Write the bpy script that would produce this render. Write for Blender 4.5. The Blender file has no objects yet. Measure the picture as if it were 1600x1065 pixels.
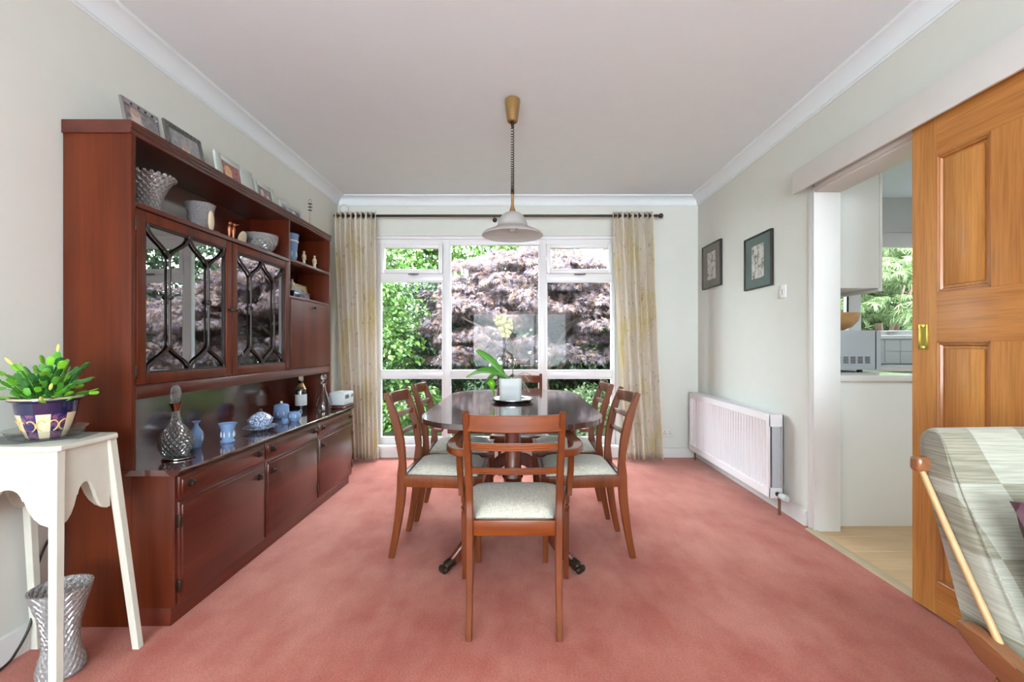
import bpy, bmesh, math, random
import numpy as np
from mathutils import Vector, Matrix, Euler
random.seed(7)
PI = math.pi
SC = bpy.context.scene
COL = SC.collection

# ------------------------------------------------------------------ camera, sky, lights, exposure
F = 711.0
EYE = 1.08
XLW = -1.755
cam = bpy.data.cameras.new('camera'); camo = bpy.data.objects.new('camera', cam); COL.objects.link(camo)
camo.location = (0, 0, EYE); camo.rotation_euler = (PI / 2, 0, 0)
cam.sensor_width = 36.0; cam.lens = 36.0 * F / 1600.0
cam.shift_x = -12.0 / 1600.0; cam.shift_y = 6.5 / 1600.0
cam.clip_start = 0.02; cam.clip_end = 200
SC.camera = camo
SC.view_settings.view_transform = 'Standard'; SC.view_settings.look = 'None'
SC.view_settings.gamma = 1.0; SC.view_settings.use_curve_mapping = False
SC.view_settings.exposure = 0.2
SC.cycles.max_bounces = 12; SC.cycles.diffuse_bounces = 6; SC.cycles.glossy_bounces = 5
SC.cycles.transmission_bounces = 10; SC.cycles.transparent_max_bounces = 16
SC.cycles.sample_clamp_indirect = 4.0; SC.cycles.caustics_refractive = False; SC.cycles.caustics_reflective = False

w = bpy.data.worlds.new('overcast_sky'); SC.world = w; w.use_nodes = True
bg = w.node_tree.nodes['Background']; bg.inputs[0].default_value = (0.82, 0.93, 1.0, 1); bg.inputs[1].default_value = 25

def sun(energy, rot, angle):
    l = bpy.data.lights.new('sun', 'SUN'); l.energy = energy; l.angle = angle; l.color = (1, .96, .9)
    o = bpy.data.objects.new('sun', l); o.rotation_euler = rot; COL.objects.link(o)
sun(20.0, (math.radians(42), 0, math.radians(-28)), math.radians(12))

def area(name, loc, rot, sx, sy, power, color=(1, 1, 1)):
    l = bpy.data.lights.new(name, 'AREA'); l.shape = 'RECTANGLE'; l.size = sx; l.size_y = sy
    l.energy = power; l.color = color
    o = bpy.data.objects.new(name, l); o.location = loc; o.rotation_euler = rot; COL.objects.link(o)
# daylight through the lounge window behind the camera; the next three are added fill lights
area('lounge_window_daylight', (0.0, -3.32, 1.25), (PI / 2, 0, 0), 2.5, 1.5, 58, (.76, .92, 1))
area('lounge_side_fill', (XLW + .06, -1.5, 1.25), (PI / 2, 0, -PI / 2), 2.0, 1.7, 28, (.76, .92, 1))  # added fill light on the left wall, which has no window there
area('lounge_ceiling_fill', (0.0, -1.3, 2.44), (0, 0, 0), 2.4, 2.0, 36, (.8, .94, 1))  # unseen overhead fill, added to lift the light in the room
area('kitchen_ceiling_fill', (3.3, 0.9, 2.44), (0, 0, 0), 1.2, 1.6, 34, (.85, .95, 1))  # fill light added out of view to brighten the kitchen
for nm, x, z, sx, sz in (('dining_window_portal', -.24, 1.13, 2.36, 2.04), ('kitchen_window_portal', 3.76, 1.67, 1.48, 1.0)):
    area(nm, (x, 4.50, z), (-PI / 2, 0, 0), sx, sz, 1); bpy.data.lights[nm].cycles.is_portal = True

# ------------------------------------------------------------------ materials
def srgb(r, g, b):
    f = lambda c: (c / 255 / 12.92) if c / 255 <= .04045 else ((c / 255 + .055) / 1.055) ** 2.4
    return (f(r), f(g), f(b), 1)
def newmat(name):
    m = bpy.data.materials.new(name); m.use_nodes = True
    nt = m.node_tree; return m, nt, nt.nodes['Principled BSDF']
def link(nt, a, b): nt.links.new(a, b)
def node(nt, t, **kw):
    n = nt.nodes.new(t)
    for k, v in kw.items(): setattr(n, k, v)
    return n
def ocoord(nt, scale=(1, 1, 1), loc=(0, 0, 0), kind='Object'):
    tc = node(nt, 'ShaderNodeTexCoord'); mp = node(nt, 'ShaderNodeMapping')
    mp.inputs['Scale'].default_value = scale; mp.inputs['Location'].default_value = loc
    link(nt, tc.outputs[kind], mp.inputs['Vector']); return mp.outputs['Vector']
def noise(nt, vec, scale, detail=3, rough=.55):
    n = node(nt, 'ShaderNodeTexNoise'); n.inputs['Scale'].default_value = scale
    n.inputs['Detail'].default_value = detail; n.inputs['Roughness'].default_value = rough
    link(nt, vec, n.inputs['Vector']); return n.outputs['Fac']
def ramp(nt, fac, stops):
    r = node(nt, 'ShaderNodeValToRGB'); e = r.color_ramp.elements
    while len(e) < len(stops): e.new(.5)
    for i, (p, c) in enumerate(stops): e[i].position = p; e[i].color = c
    link(nt, fac, r.inputs['Fac']); return r.outputs['Color']
def mix(nt, fac, a, b, blend='MIX'):
    n = node(nt, 'ShaderNodeMix', data_type='RGBA', blend_type=blend)
    for idx, v in ((0, fac), (6, a), (7, b)):
        if hasattr(v, 'is_output'): link(nt, v, n.inputs[idx])
        else: n.inputs[idx].default_value = v
    return n.outputs[2]
def math_(nt, op, a, b=None):
    n = node(nt, 'ShaderNodeMath', operation=op)
    for i, v in enumerate((a, b)):
        if v is None: continue
        if hasattr(v, 'is_output'): link(nt, v, n.inputs[i])
        else: n.inputs[i].default_value = v
    return n.outputs[0]
def bump(nt, b, h, strength=.2, dist=.002):
    n = node(nt, 'ShaderNodeBump'); n.inputs['Strength'].default_value = strength; n.inputs['Distance'].default_value = dist
    link(nt, h, n.inputs['Height']); link(nt, n.outputs[0], b.inputs['Normal'])
def plain(name, col, rough=.5, metal=0., coat=0., var=.06, spec=None, bscale=0):
    m, nt, b = newmat(name)
    v = ocoord(nt); f = noise(nt, v, 9, 4)
    c2 = tuple(min(1, c * (1 + var)) for c in col[:3]) + (1,); c1 = tuple(c * (1 - var) for c in col[:3]) + (1,)
    link(nt, ramp(nt, f, [(.3, c1), (.7, c2)]), b.inputs['Base Color'])
    b.inputs['Roughness'].default_value = rough; b.inputs['Metallic'].default_value = metal
    b.inputs['Coat Weight'].default_value = coat; b.inputs['Coat Roughness'].default_value = .08
    if spec is not None: b.inputs['Specular IOR Level'].default_value = spec
    if bscale: bump(nt, b, noise(nt, v, bscale, 3), .15, .002)
    return m
def wood(name, c1, c2, axis=2, rough=.35, coat=.3, s=14, dark=.5, coatr=.12, cior=1.5, spec=.5):
    m, nt, b = newmat(name)
    sc = [s, s, s]; sc[axis] = s * .07
    v = ocoord(nt, tuple(sc)); f = noise(nt, v, 1.0, 5, .6)
    sc2 = [s * 9] * 3; sc2[axis] = s * .35
    v2 = ocoord(nt, tuple(sc2)); g = noise(nt, v2, 1.0, 3, .6)
    base = ramp(nt, f, [(.3, c1), (.68, c2)])
    gr = ramp(nt, g, [(.35, (dark, dark, dark, 1)), (.55, (1, 1, 1, 1))])
    link(nt, mix(nt, .55, base, gr, 'MULTIPLY'), b.inputs['Base Color'])
    b.inputs['Roughness'].default_value = rough; b.inputs['Coat Weight'].default_value = coat
    b.inputs['Coat Roughness'].default_value = coatr; b.inputs['Coat IOR'].default_value = cior; b.inputs['Specular IOR Level'].default_value = spec
    bump(nt, b, g, .06, .0006)
    return m
def glass_mat(name, color=(1, 1, 1, 1), rough=0.0, ior=1.5):
    m, nt, b = newmat(name)
    b.inputs['Base Color'].default_value = color; b.inputs['Transmission Weight'].default_value = 1
    b.inputs['Roughness'].default_value = rough; b.inputs['IOR'].default_value = ior
    return m
def pane_mat(name, ior=1.5, tint=(1, 1, 1, 1), rough=0.0):
    m, nt, b = newmat(name); out = nt.nodes['Material Output']; nt.nodes.remove(b)
    t = node(nt, 'ShaderNodeBsdfTransparent'); t.inputs[0].default_value = tint
    g = node(nt, 'ShaderNodeBsdfGlossy'); g.inputs['Roughness'].default_value = rough
    fr = node(nt, 'ShaderNodeFresnel'); fr.inputs[0].default_value = ior
    mx = node(nt, 'ShaderNodeMixShader')
    geo = node(nt, 'ShaderNodeNewGeometry')                       # only the face turned to the viewer mirrors
    k = math_(nt, 'MULTIPLY', fr.outputs[0], math_(nt, 'SUBTRACT', 1.0, geo.outputs['Backfacing']))
    link(nt, k, mx.inputs[0]); link(nt, t.outputs[0], mx.inputs[1]); link(nt, g.outputs[0], mx.inputs[2])
    link(nt, mx.outputs[0], out.inputs[0]); return m

M = {}
M['wall'] = plain('wall_paint', srgb(219, 222, 215), .85, var=.012, bscale=60)
M['ceiling'] = plain('ceiling_paint', srgb(234, 242, 246), .9, var=.01)
M['gloss'] = plain('white_gloss_paint', srgb(222, 222, 219), .35, var=.012)
M['upvc'] = plain('white_window_plastic', srgb(240, 240, 242), .3, var=.01)
M['pelmet'] = plain('pelmet_paint', srgb(226, 227, 224), .6, var=.02)
M['kwhite'] = plain('kitchen_white_laminate', srgb(226, 228, 224), .35, var=.01)
M['kgrey'] = plain('kitchen_wall_paint', srgb(212, 214, 216), .8, var=.01)
M['mahog'] = wood('mahogany_veneer_vertical', srgb(60, 18, 6), srgb(96, 39, 14), 2, .42, .05, 9, .72, spec=.2)
M['mahog_y'] = wood('mahogany_veneer_long', srgb(60, 19, 11), srgb(86, 33, 20), 1, .34, .5, 9, .75, .2, 1.6, .25)
M['mahog_top'] = wood('mahogany_polished_top', srgb(52, 20, 16), srgb(82, 34, 26), 1, .12, 1.0, 9, .75, .03, 1.75)
M['mahog_in'] = wood('mahogany_inside', srgb(60, 19, 8), srgb(88, 32, 14), 2, .34, .25, 9, .75, spec=.25)
M['mahog_back'] = wood('mahogany_polished_back', srgb(54, 18, 9), srgb(80, 30, 16), 2, .2, 1.0, 9, .8, .12, 1.9, .3)
M['mould'] = plain('dark_moulding', srgb(36, 22, 18), .5)
M['chair'] = wood('chair_yew_wood', srgb(80, 34, 11), srgb(114, 56, 22), 2, .34, .15, 16, .75, spec=.3)
M['chair_x'] = wood('chair_yew_rail', srgb(82, 32, 7), srgb(126, 60, 18), 0, .32, .2, 16, .75, spec=.3)
M['table'] = wood('table_mahogany', srgb(44, 26, 24), srgb(68, 44, 40), 1, .16, 1.0, 8, .8, .07, 2.2)
M['table_leg'] = wood('table_leg_mahogany', srgb(66, 26, 16), srgb(98, 44, 28), 2, .22, .6, 10, .8)
M['oak'] = wood('oak_vertical', srgb(164, 104, 46), srgb(192, 134, 70), 2, .45, .1, 13, .6, spec=.3)
M['oak_y'] = wood('oak_horizontal', srgb(158, 98, 42), srgb(190, 130, 68), 1, .45, .1, 13, .6, spec=.3)
M['beech'] = wood('pale_beech', srgb(172, 136, 92), srgb(188, 154, 108), 2, .3, .4, 12, .85)
M['walnut'] = wood('mid_brown_frame_wood', srgb(116, 70, 40), srgb(142, 92, 56), 1, .25, .6, 12, .8)
M['brass'] = plain('brass', srgb(214, 190, 96), .22, 1.0)
M['gold'] = plain('gold_plastic', srgb(150, 118, 74), .35, .6)
M['copper_o'] = plain('copper_lustre', srgb(176, 104, 70), .25, .7); M['copper_s'] = plain('tarnished_silver', srgb(150, 120, 104), .15, 1.0)
M['oak_d'] = wood('oak_moulding', srgb(140, 82, 32), srgb(168, 108, 50), 2, .4, .2, 13, .72); M['brass_d'] = plain('dark_brass', srgb(116, 98, 36), .3, .8); M['teal'] = plain('teal_bead', srgb(40, 92, 90), .3)
M['bronze'] = plain('dark_bronze', srgb(60, 48, 40), .35, .8)
M['chrome'] = plain('polished_steel', srgb(190, 192, 196), .14, 1.0)
M['pewter'] = plain('aged_pewter', srgb(120, 120, 116), .35, .9)
M['copper'] = plain('copper_pipe', srgb(110, 84, 70), .4, .5)
M['black'] = plain('black_rubber', srgb(28, 24, 22), .5)
M['bluejasper'] = plain('pale_blue_stoneware', srgb(112, 140, 180), .7, var=.05)
M['jasperwhite'] = plain('white_relief_stoneware', srgb(212, 218, 224), .7, var=.02)
M['porcelain'] = plain('white_porcelain', srgb(196, 200, 200), .15, coat=.4, var=.02)
M['ivory'] = plain('ivory_figure', srgb(214, 200, 172), .5)
M['navy'] = plain('navy_glaze', srgb(22, 24, 58), .12, coat=.6)
M['leaf_bright'] = plain('bright_green_leaf', srgb(112, 178, 38), .4, var=.25)
M['leaf_dark'] = plain('deep_green_leaf', srgb(42, 96, 40), .38, var=.25)
M['bud'] = plain('yellow_bud', srgb(210, 206, 110), .5)
M['root'] = plain('grey_orchid_root', srgb(146, 136, 122), .7)
M['soil'] = plain('dark_compost', srgb(50, 38, 30), .95, bscale=200)
M['crystal'] = glass_mat('cut_crystal', (1, 1, 1, 1), 0.0, 1.52)
def _cuts():
    nt = M['crystal'].node_tree; tc = node(nt, 'ShaderNodeTexCoord'); sp = node(nt, 'ShaderNodeSeparateXYZ'); link(nt, tc.outputs['Object'], sp.inputs[0])
    th = math_(nt, 'MULTIPLY', math_(nt, 'ARCTAN2', sp.outputs[1], sp.outputs[0]), 9.0); z = math_(nt, 'MULTIPLY', sp.outputs[2], 120.0)
    a = math_(nt, 'ABSOLUTE', math_(nt, 'SINE', math_(nt, 'ADD', th, z))); b = math_(nt, 'ABSOLUTE', math_(nt, 'SINE', math_(nt, 'SUBTRACT', th, z)))
    h = math_(nt, 'MINIMUM', a, b); bump(nt, nt.nodes['Principled BSDF'], h, 1.0, .006); return nt.nodes['Bump'].outputs[0]
_cn = _cuts()
_m = M['crystal']; _nt = _m.node_tree; _d = node(_nt, 'ShaderNodeBsdfDiffuse'); _d.inputs[0].default_value = (.9, .92, .93, 1); _x = node(_nt, 'ShaderNodeMixShader'); _x.inputs[0].default_value = .2
_g = node(_nt, 'ShaderNodeBsdfGlossy'); _g.inputs['Roughness'].default_value = .1; link(_nt, _cn, _g.inputs['Normal']); _y = node(_nt, 'ShaderNodeMixShader'); _y.inputs[0].default_value = .24; link(_nt, _nt.nodes['Principled BSDF'].outputs[0], _y.inputs[1]); link(_nt, _g.outputs[0], _y.inputs[2]); link(_nt, _y.outputs[0], _x.inputs[1]); link(_nt, _d.outputs[0], _x.inputs[2]); link(_nt, _x.outputs[0], _nt.nodes['Material Output'].inputs[0])
M['decanter'] = M['crystal'].copy(); M['decanter'].name = 'decanter_crystal'
for _n in M['decanter'].node_tree.nodes:
    if _n.type == 'MIX_SHADER': _n.inputs[0].default_value = .02 if _n.inputs[0].default_value < .22 else .10
M['clear'] = glass_mat('clear_glass', (.99, .99, .99, 1), 0.0, 1.45)
M['wine'] = plain('dark_port', srgb(40, 8, 8), .1, coat=.4)
M['bottle'] = plain('dark_bottle_glass', srgb(14, 16, 20), .06, coat=1.0)
M['pane'] = pane_mat('window_pane_glass', 1.24)
M['cabglass'] = pane_mat('cabinet_glass', 4.2, (.6, .6, .6, 1))
M['picglass'] = pane_mat('picture_glass', 1.4)
M['tray_glass'] = pane_mat('thin_saucer_glass', 1.8, (.95, .97, .97, 1), .05)

def carpet_mat():
    m, nt, b = newmat('coral_wool_carpet')
    v = ocoord(nt); big = noise(nt, v, 1.3, 4, .55); fine = noise(nt, v, 130, 2); mid = noise(nt, ocoord(nt, (1, .5, 1)), 6, 4)
    c = ramp(nt, big, [(.34, srgb(154, 78, 67)), (.5, srgb(172, 98, 85)), (.64, srgb(188, 122, 108))])
    c = mix(nt, .3, c, ramp(nt, mid, [(.38, srgb(150, 82, 72)), (.62, srgb(192, 136, 122))]))
    c = mix(nt, .5, c, ramp(nt, fine, [(.3, (.62, .6, .6, 1)), (.7, (1.1, 1.1, 1.1, 1))]), 'MULTIPLY')
    link(nt, c, b.inputs['Base Color']); b.inputs['Roughness'].default_value = 1
    b.inputs['Sheen Weight'].default_value = .6; b.inputs['Sheen Roughness'].default_value = .3
    b.inputs['Sheen Tint'].default_value = srgb(250, 225, 218)
    b.inputs['Specular IOR Level'].default_value = .1
    bump(nt, b, fine, .5, .004); return m
M['carpet'] = carpet_mat()
def fabric_mat(name, c1, c2, s=160):
    m, nt, b = newmat(name)
    a = noise(nt, ocoord(nt, (1, .12, .12)), s * 2.2, 2); c = noise(nt, ocoord(nt, (.12, 1, 1)), s * 2.2, 2)
    f = math_(nt, 'MULTIPLY', math_(nt, 'ADD', a, c), .5)
    link(nt, ramp(nt, f, [(.38, c1), (.62, c2)]), b.inputs['Base Color'])
    b.inputs['Roughness'].default_value = .95; b.inputs['Sheen Weight'].default_value = .2
    bump(nt, b, f, .4, .002); return m
M['seat'] = fabric_mat('oatmeal_seat_fabric', srgb(164, 160, 144), srgb(206, 202, 188))
def blobs(name, base, blist, rough=.4, nscale=40, namt=.25):
    """flat print: a base colour with soft oval patches at given object-space places"""
    m, nt, b = newmat(name); tc = node(nt, 'ShaderNodeTexCoord'); col = None
    n = noise(nt, tc.outputs['Object'], nscale, 4)
    col = mix(nt, namt, base, ramp(nt, n, [(.3, (.02, .02, .02, 1)), (.7, (.8, .8, .78, 1))]))
    for ctr, rad, c in blist:
        s = node(nt, 'ShaderNodeVectorMath', operation='SUBTRACT'); s.inputs[1].default_value = ctr
        link(nt, tc.outputs['Object'], s.inputs[0])
        d = node(nt, 'ShaderNodeVectorMath', operation='DIVIDE'); d.inputs[1].default_value = rad
        link(nt, s.outputs[0], d.inputs[0])
        l = node(nt, 'ShaderNodeVectorMath', operation='LENGTH'); link(nt, d.outputs[0], l.inputs[0])
        mr = node(nt, 'ShaderNodeMapRange'); mr.inputs['From Min'].default_value = .8; mr.inputs['From Max'].default_value = 1.1
        mr.inputs['To Min'].default_value = 1; mr.inputs['To Max'].default_value = 0; link(nt, l.outputs['Value'], mr.inputs['Value'])
        col = mix(nt, mr.outputs[0], col, c)
    link(nt, col, b.inputs['Base Color']); b.inputs['Roughness'].default_value = rough
    return m

# ------------------------------------------------------------------ builders
OFF = {}
def prop(o, label=None, cat=None, group=None, kind=None):
    if label: o['label'] = label
    if cat: o['category'] = cat
    if group: o['group'] = group
    if kind: o['kind'] = kind
    return o
def thing(name, label=None, cat=None, loc=(0, 0, 0), group=None, kind=None, rz=0):
    o = bpy.data.objects.new(name, None); o.empty_display_size = .1; COL.objects.link(o)
    o.location = loc; o.rotation_euler = (0, 0, rz); OFF[o.name] = Vector(loc)
    return prop(o, label, cat, group, kind)
def finish(me, angle=32):
    me.polygons.foreach_set('use_smooth', [True] * len(me.polygons))
    me.set_sharp_from_angle(angle=math.radians(angle))
class MB:
    def __init__(s): s.bm = bmesh.new()
    def box(s, x0, x1, y0, y1, z0, z1, bev=0.0, seg=2):
        g = bmesh.ops.create_cube(s.bm, size=1)
        bmesh.ops.scale(s.bm, vec=(abs(x1 - x0), abs(y1 - y0), abs(z1 - z0)), verts=g['verts'])
        bmesh.ops.translate(s.bm, vec=((x0 + x1) / 2, (y0 + y1) / 2, (z0 + z1) / 2), verts=g['verts'])
        if bev > 0:
            bev = min(bev, .45 * min(abs(x1 - x0), abs(y1 - y0), abs(z1 - z0)))
            es = list({e for v in g['verts'] for e in v.link_edges})
            bmesh.ops.bevel(s.bm, geom=es, offset=bev, segments=seg, affect='EDGES', profile=.5)
        return s
    def lathe(s, prof, ctr=(0, 0, 0), n=32, mod=None, axis='z', ell=(1, 1), capend=True):
        rings = []
        for j, (r, z) in enumerate(prof):
            ring = []
            for i in range(n):
                a = 2 * PI * i / n; rr = r * (mod(i, j, a) if mod else 1)
                x, y = rr * math.cos(a) * ell[0], rr * math.sin(a) * ell[1]
                p = {'z': (x, y, z), 'y': (x, z, y), 'x': (z, x, y)}[axis]
                ring.append(s.bm.verts.new((p[0] + ctr[0], p[1] + ctr[1], p[2] + ctr[2])))
            rings.append(ring)
        for a, b in zip(rings, rings[1:]):
            for i in range(n):
                try: s.bm.faces.new((a[i], a[(i + 1) % n], b[(i + 1) % n], b[i]))
                except ValueError: pass
        if capend:
            for rg, rev in ((rings[0], True), (rings[-1], False)):
                f = list(reversed(rg)) if rev else rg
                try: s.bm.faces.new(f)
                except ValueError: pass
        return s
    def tube(s, pts, rad, n=10, cap=True):
        pts = [Vector(p) for p in pts]
        if not hasattr(rad, '__len__'): rad = [rad] * len(pts)
        rings = []; prev = None
        for i, p in enumerate(pts):
            t = (pts[min(i + 1, len(pts) - 1)] - pts[max(i - 1, 0)]).normalized()
            if prev is None:
                a = Vector((0, 0, 1)) if abs(t.z) < .9 else Vector((1, 0, 0)); u = t.cross(a).normalized()
            else:
                u = (prev - t * prev.dot(t)).normalized()
            v = t.cross(u); prev = u
            rings.append([s.bm.verts.new(p + (u * math.cos(2 * PI * k / n) + v * math.sin(2 * PI * k / n)) * rad[i]) for k in range(n)])
        for a, b in zip(rings, rings[1:]):
            for k in range(n): s.bm.faces.new((a[k], a[(k + 1) % n], b[(k + 1) % n], b[k]))
        if cap:
            s.bm.faces.new(list(reversed(rings[0]))); s.bm.faces.new(rings[-1])
        return s
    def sweep(s, pts, wid, hei, side=(1, 0, 0), ch=.22):
        """chamfered rectangular section along a path; wid is measured along `side`"""
        pts = [Vector(p) for p in pts]; side0 = Vector(side).normalized()
        if not hasattr(wid, '__len__'): wid = [wid] * len(pts)
        if not hasattr(hei, '__len__'): hei = [hei] * len(pts)
        rings = []
        for i, p in enumerate(pts):
            t = (pts[min(i + 1, len(pts) - 1)] - pts[max(i - 1, 0)]).normalized()
            u = (side0 - t * side0.dot(t)).normalized(); v = t.cross(u)
            a, b = wid[i] / 2, hei[i] / 2; c = ch * min(a, b)
            sec = [(a, -b + c), (a, b - c), (a - c, b), (-a + c, b), (-a, b - c), (-a, -b + c), (-a + c, -b), (a - c, -b)]
            rings.append([s.bm.verts.new(p + u * q[0] + v * q[1]) for q in sec])
        for a, b in zip(rings, rings[1:]):
            for k in range(8): s.bm.faces.new((a[k], a[(k + 1) % 8], b[(k + 1) % 8], b[k]))
        s.bm.faces.new(list(reversed(rings[0]))); s.bm.faces.new(rings[-1])
        return s
    def prism(s, poly, axis, d0, d1, bev=0):
        """poly: 2D points in the plane across `axis` (x: (y,z), y: (x,z), z: (x,y))"""
        mk = {'x': lambda p, d: (d, p[0], p[1]), 'y': lambda p, d: (p[0], d, p[1]), 'z': lambda p, d: (p[0], p[1], d)}[axis]
        A = [s.bm.verts.new(mk(p, d0)) for p in poly]; B = [s.bm.verts.new(mk(p, d1)) for p in poly]
        n = len(poly)
        fs = [s.bm.faces.new(A), s.bm.faces.new(list(reversed(B)))]
        for i in range(n): fs.append(s.bm.faces.new((A[i], B[i], B[(i + 1) % n], A[(i + 1) % n])))
        if bev:
            es = list({e for f in fs[:2] for e in f.edges})
            bmesh.ops.bevel(s.bm, geom=es, offset=bev, segments=2, affect='EDGES', profile=.5)
        return s
    def ball(s, c, r, u=14, v=9, rot=None):
        r = (r, r, r) if not hasattr(r, '__len__') else r
        g = bmesh.ops.create_uvsphere(s.bm, u_segments=u, v_segments=v, radius=1)
        bmesh.ops.scale(s.bm, vec=r, verts=g['verts'])
        if rot: bmesh.ops.rotate(s.bm, cent=(0, 0, 0), matrix=Euler(rot).to_matrix(), verts=g['verts'])
        bmesh.ops.translate(s.bm, vec=c, verts=g['verts']); return s
    def quad(s, *p):
        s.bm.faces.new([s.bm.verts.new(q) for q in p]); return s
    def mesh(s, name, mat, off=Vector((0, 0, 0)), angle=32):
        if off.length: bmesh.ops.translate(s.bm, vec=-off, verts=s.bm.verts)
        bmesh.ops.recalc_face_normals(s.bm, faces=s.bm.faces)
        me = bpy.data.meshes.new(name); s.bm.to_mesh(me); s.bm.free()
        if mat: me.materials.append(mat)
        finish(me, angle); return me
    def build(s, name, mat, parent=None, angle=32, **kw):
        off = Vector((0, 0, 0))
        if parent is not None: off = OFF[parent.name]
        me = s.mesh(name, mat, off, angle)
        o = bpy.data.objects.new(name, me); COL.objects.link(o)
        if parent is not None: o.parent = parent
        OFF[o.name] = off
        return prop(o, **kw)
def inst(name, me, parent, loc, rot=(0, 0, 0), scale=(1, 1, 1)):
    o = bpy.data.objects.new(name, me); COL.objects.link(o); o.parent = parent
    o.location = loc; o.rotation_euler = rot; o.scale = scale; return o
def copy_tree(o, parent=None):
    c = o.copy(); COL.objects.link(c); c.parent = parent
    for ch in list(o.children): copy_tree(ch, c)
    return c
def struct(name, mb, mat, parent=None):
    return mb.build(name, mat, parent, kind='structure' if parent is None else None)
def spline(ctrl, n=8):
    """Catmull-Rom through the control points"""
    P = [Vector(c) for c in ctrl]; P = [P[0]] + P + [P[-1]]; out = []
    for i in range(1, len(P) - 2):
        for k in range(n):
            t = k / n
            out.append(.5 * ((2 * P[i]) + (P[i + 1] - P[i - 1]) * t + (2 * P[i - 1] - 5 * P[i] + 4 * P[i + 1] - P[i + 2]) * t * t + (3 * P[i] - P[i - 1] - 3 * P[i + 1] + P[i + 2]) * t ** 3))
    out.append(P[-2]); return out
def lerpl(vals, n):
    """resample a list of numbers to n values"""
    r = []
    for i in range(n):
        t = i / (n - 1) * (len(vals) - 1); k = min(int(t), len(vals) - 2); r.append(vals[k] + (vals[k + 1] - vals[k]) * (t - k))
    return r

# ------------------------------------------------------------------ the room shell
XL, XR, YB, YR, ZC = -1.755, 1.72, 4.39, -3.4, 2.505
struct('floor', MB().box(XL - .1, XR, YR - .1, YB + .02, -.12, 0), M['carpet'])
struct('ceiling', MB().box(XL - .15, 4.9, YR - .15, YB + .3, ZC, ZC + .12), M['ceiling'])
struct('wall_left', MB().box(XL - .12, XL, YR - .12, YB + .28, -.12, ZC), M['wall'])
struct('roof_sun_block', MB().box(XL - .4, 5.2, YR - 1.7, YB + .38, ZC + .13, ZC + .25), M['pewter'])  # unseen slab, added with a deep overhang to keep sun off the lounge window
WX0, WX1, WZ0, WZ1 = -1.41, .93, .12, 2.135
wb = MB()
wb.box(XL, WX0, YB, YB + .28, -.12, ZC); wb.box(WX1, XR + .12, YB, YB + .28, -.12, ZC)
wb.box(WX0, WX1, YB, YB + .28, -.12, WZ0); wb.box(WX0, WX1, YB, YB + .28, WZ1, ZC)
struct('wall_back', wb, M['wall'])
OY0, OY1, OZ = 1.20, 2.655, 1.985
wr = MB()
wr.box(XR, XR + .13, OY1, YB, -.12, ZC); wr.box(XR, XR + .13, YR, OY0, -.12, ZC); wr.box(XR, XR + .13, OY0, OY1, OZ, ZC)
struct('wall_right', wr, M['wall'])
RX = 1.3
wf = MB()
wf.box(XL - .12, -RX, YR - .12, YR, -.12, ZC); wf.box(RX, XR + .13, YR - .12, YR, -.12, ZC)
wf.box(-RX, RX, YR - .12, YR, -.12, .45); wf.box(-RX, RX, YR - .12, YR, 1.98, ZC)
struct('wall_front', wf, M['wall'])
# lounge window behind the camera (seen mirrored in the glass)
wn = thing('window_2', kind='structure')
fb = MB()
for x0, x1 in ((-RX, -RX + .06), (RX - .06, RX), (-.45, -.39), (.39, .45)): fb.box(x0, x1, YR - .08, YR - .02, .45, 1.98, .004)
fb.build('window_frame', M['upvc'], wn)
fb = MB(); fb.box(-RX, RX, YR - .08, YR - .02, .45, .51, .004); fb.box(-RX, RX, YR - .08, YR - .02, 1.92, 1.98, .004); fb.build('window_frame', M['upvc'], wn)
# coving
def cove(name, pts_fn):
    prof = [(0, 0), (0, -.085), (.006, -.085), (.012, -.078)]
    for k in range(7):
        a = k / 6 * PI / 2; prof.append((.085 - .068 * math.cos(a) , -.012 - .066 * (1 - math.sin(a))))
    prof += [(.092, -.006), (.092, 0)]
    return struct(name, pts_fn(prof), M['ceiling'])
cove('trim_1', lambda pr: MB().prism([(XL + d, ZC + z) for d, z in pr], 'y', YR, YB))
cove('trim_2', lambda pr: MB().prism([(XR - d, ZC + z) for d, z in pr], 'y', YR, YB))
cove('trim_3', lambda pr: MB().prism([(YB - d, ZC + z) for d, z in pr], 'x', XL, XR))
# skirting boards
def skirt(name, mb): struct(name, mb, M['gloss'])
pr = [(0, 0), (.016, 0), (.016, .075), (.011, .088), (0, .092)]
skirt('baseboard_left', MB().prism([(XL + d, z) for d, z in pr], 'y', YR, YB))
skirt('baseboard_right', MB().prism([(XR - d, z) for d, z in pr], 'y', OY1 + .065, YB))
skirt('baseboard_back', MB().prism([(YB - d, z) for d, z in pr], 'x', XL, XR))
# doorway lining, stops and pelmet over the sliding track
dl = MB()
dl.box(XR - .012, XR + .14, OY1 - .018, OY1, 0, OZ + .0, .002)
dl.box(XR - .012, XR + .14, OY0, OY0 + .018, 0, OZ, .002)
dl.box(XR - .012, XR + .14, OY0, OY1, OZ - .02, OZ, .002)
struct('trim_4', dl, M['gloss'])
ar = MB(); ar.box(XR - .010, XR, OY1, OY1 + .045, 0, OZ, .002); ar.box(XR - .004, XR - .014, OY1 - .018, OY1 - .004, 0, OZ, .002)
struct('trim_5', ar, M['gloss'])
struct('trim_6', MB().box(XR - .035, XR + .01, OY0, OY1 - .03, 1.975, 2.06, .003), M['pelmet'])
pelmet = thing('door_pelmet', 'long white painted pelmet board covering the sliding door track', 'pelmet', (1.64, 1.0, 1.97))
MB().box(1.618, 1.632, -.3, 2.70, 1.972, 2.108, .002).build('front_board', M['pelmet'], pelmet)
MB().box(1.632, XR, -.3, 2.70, 2.085, 2.105, .002).build('top_board', M['pelmet'], pelmet)
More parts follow.
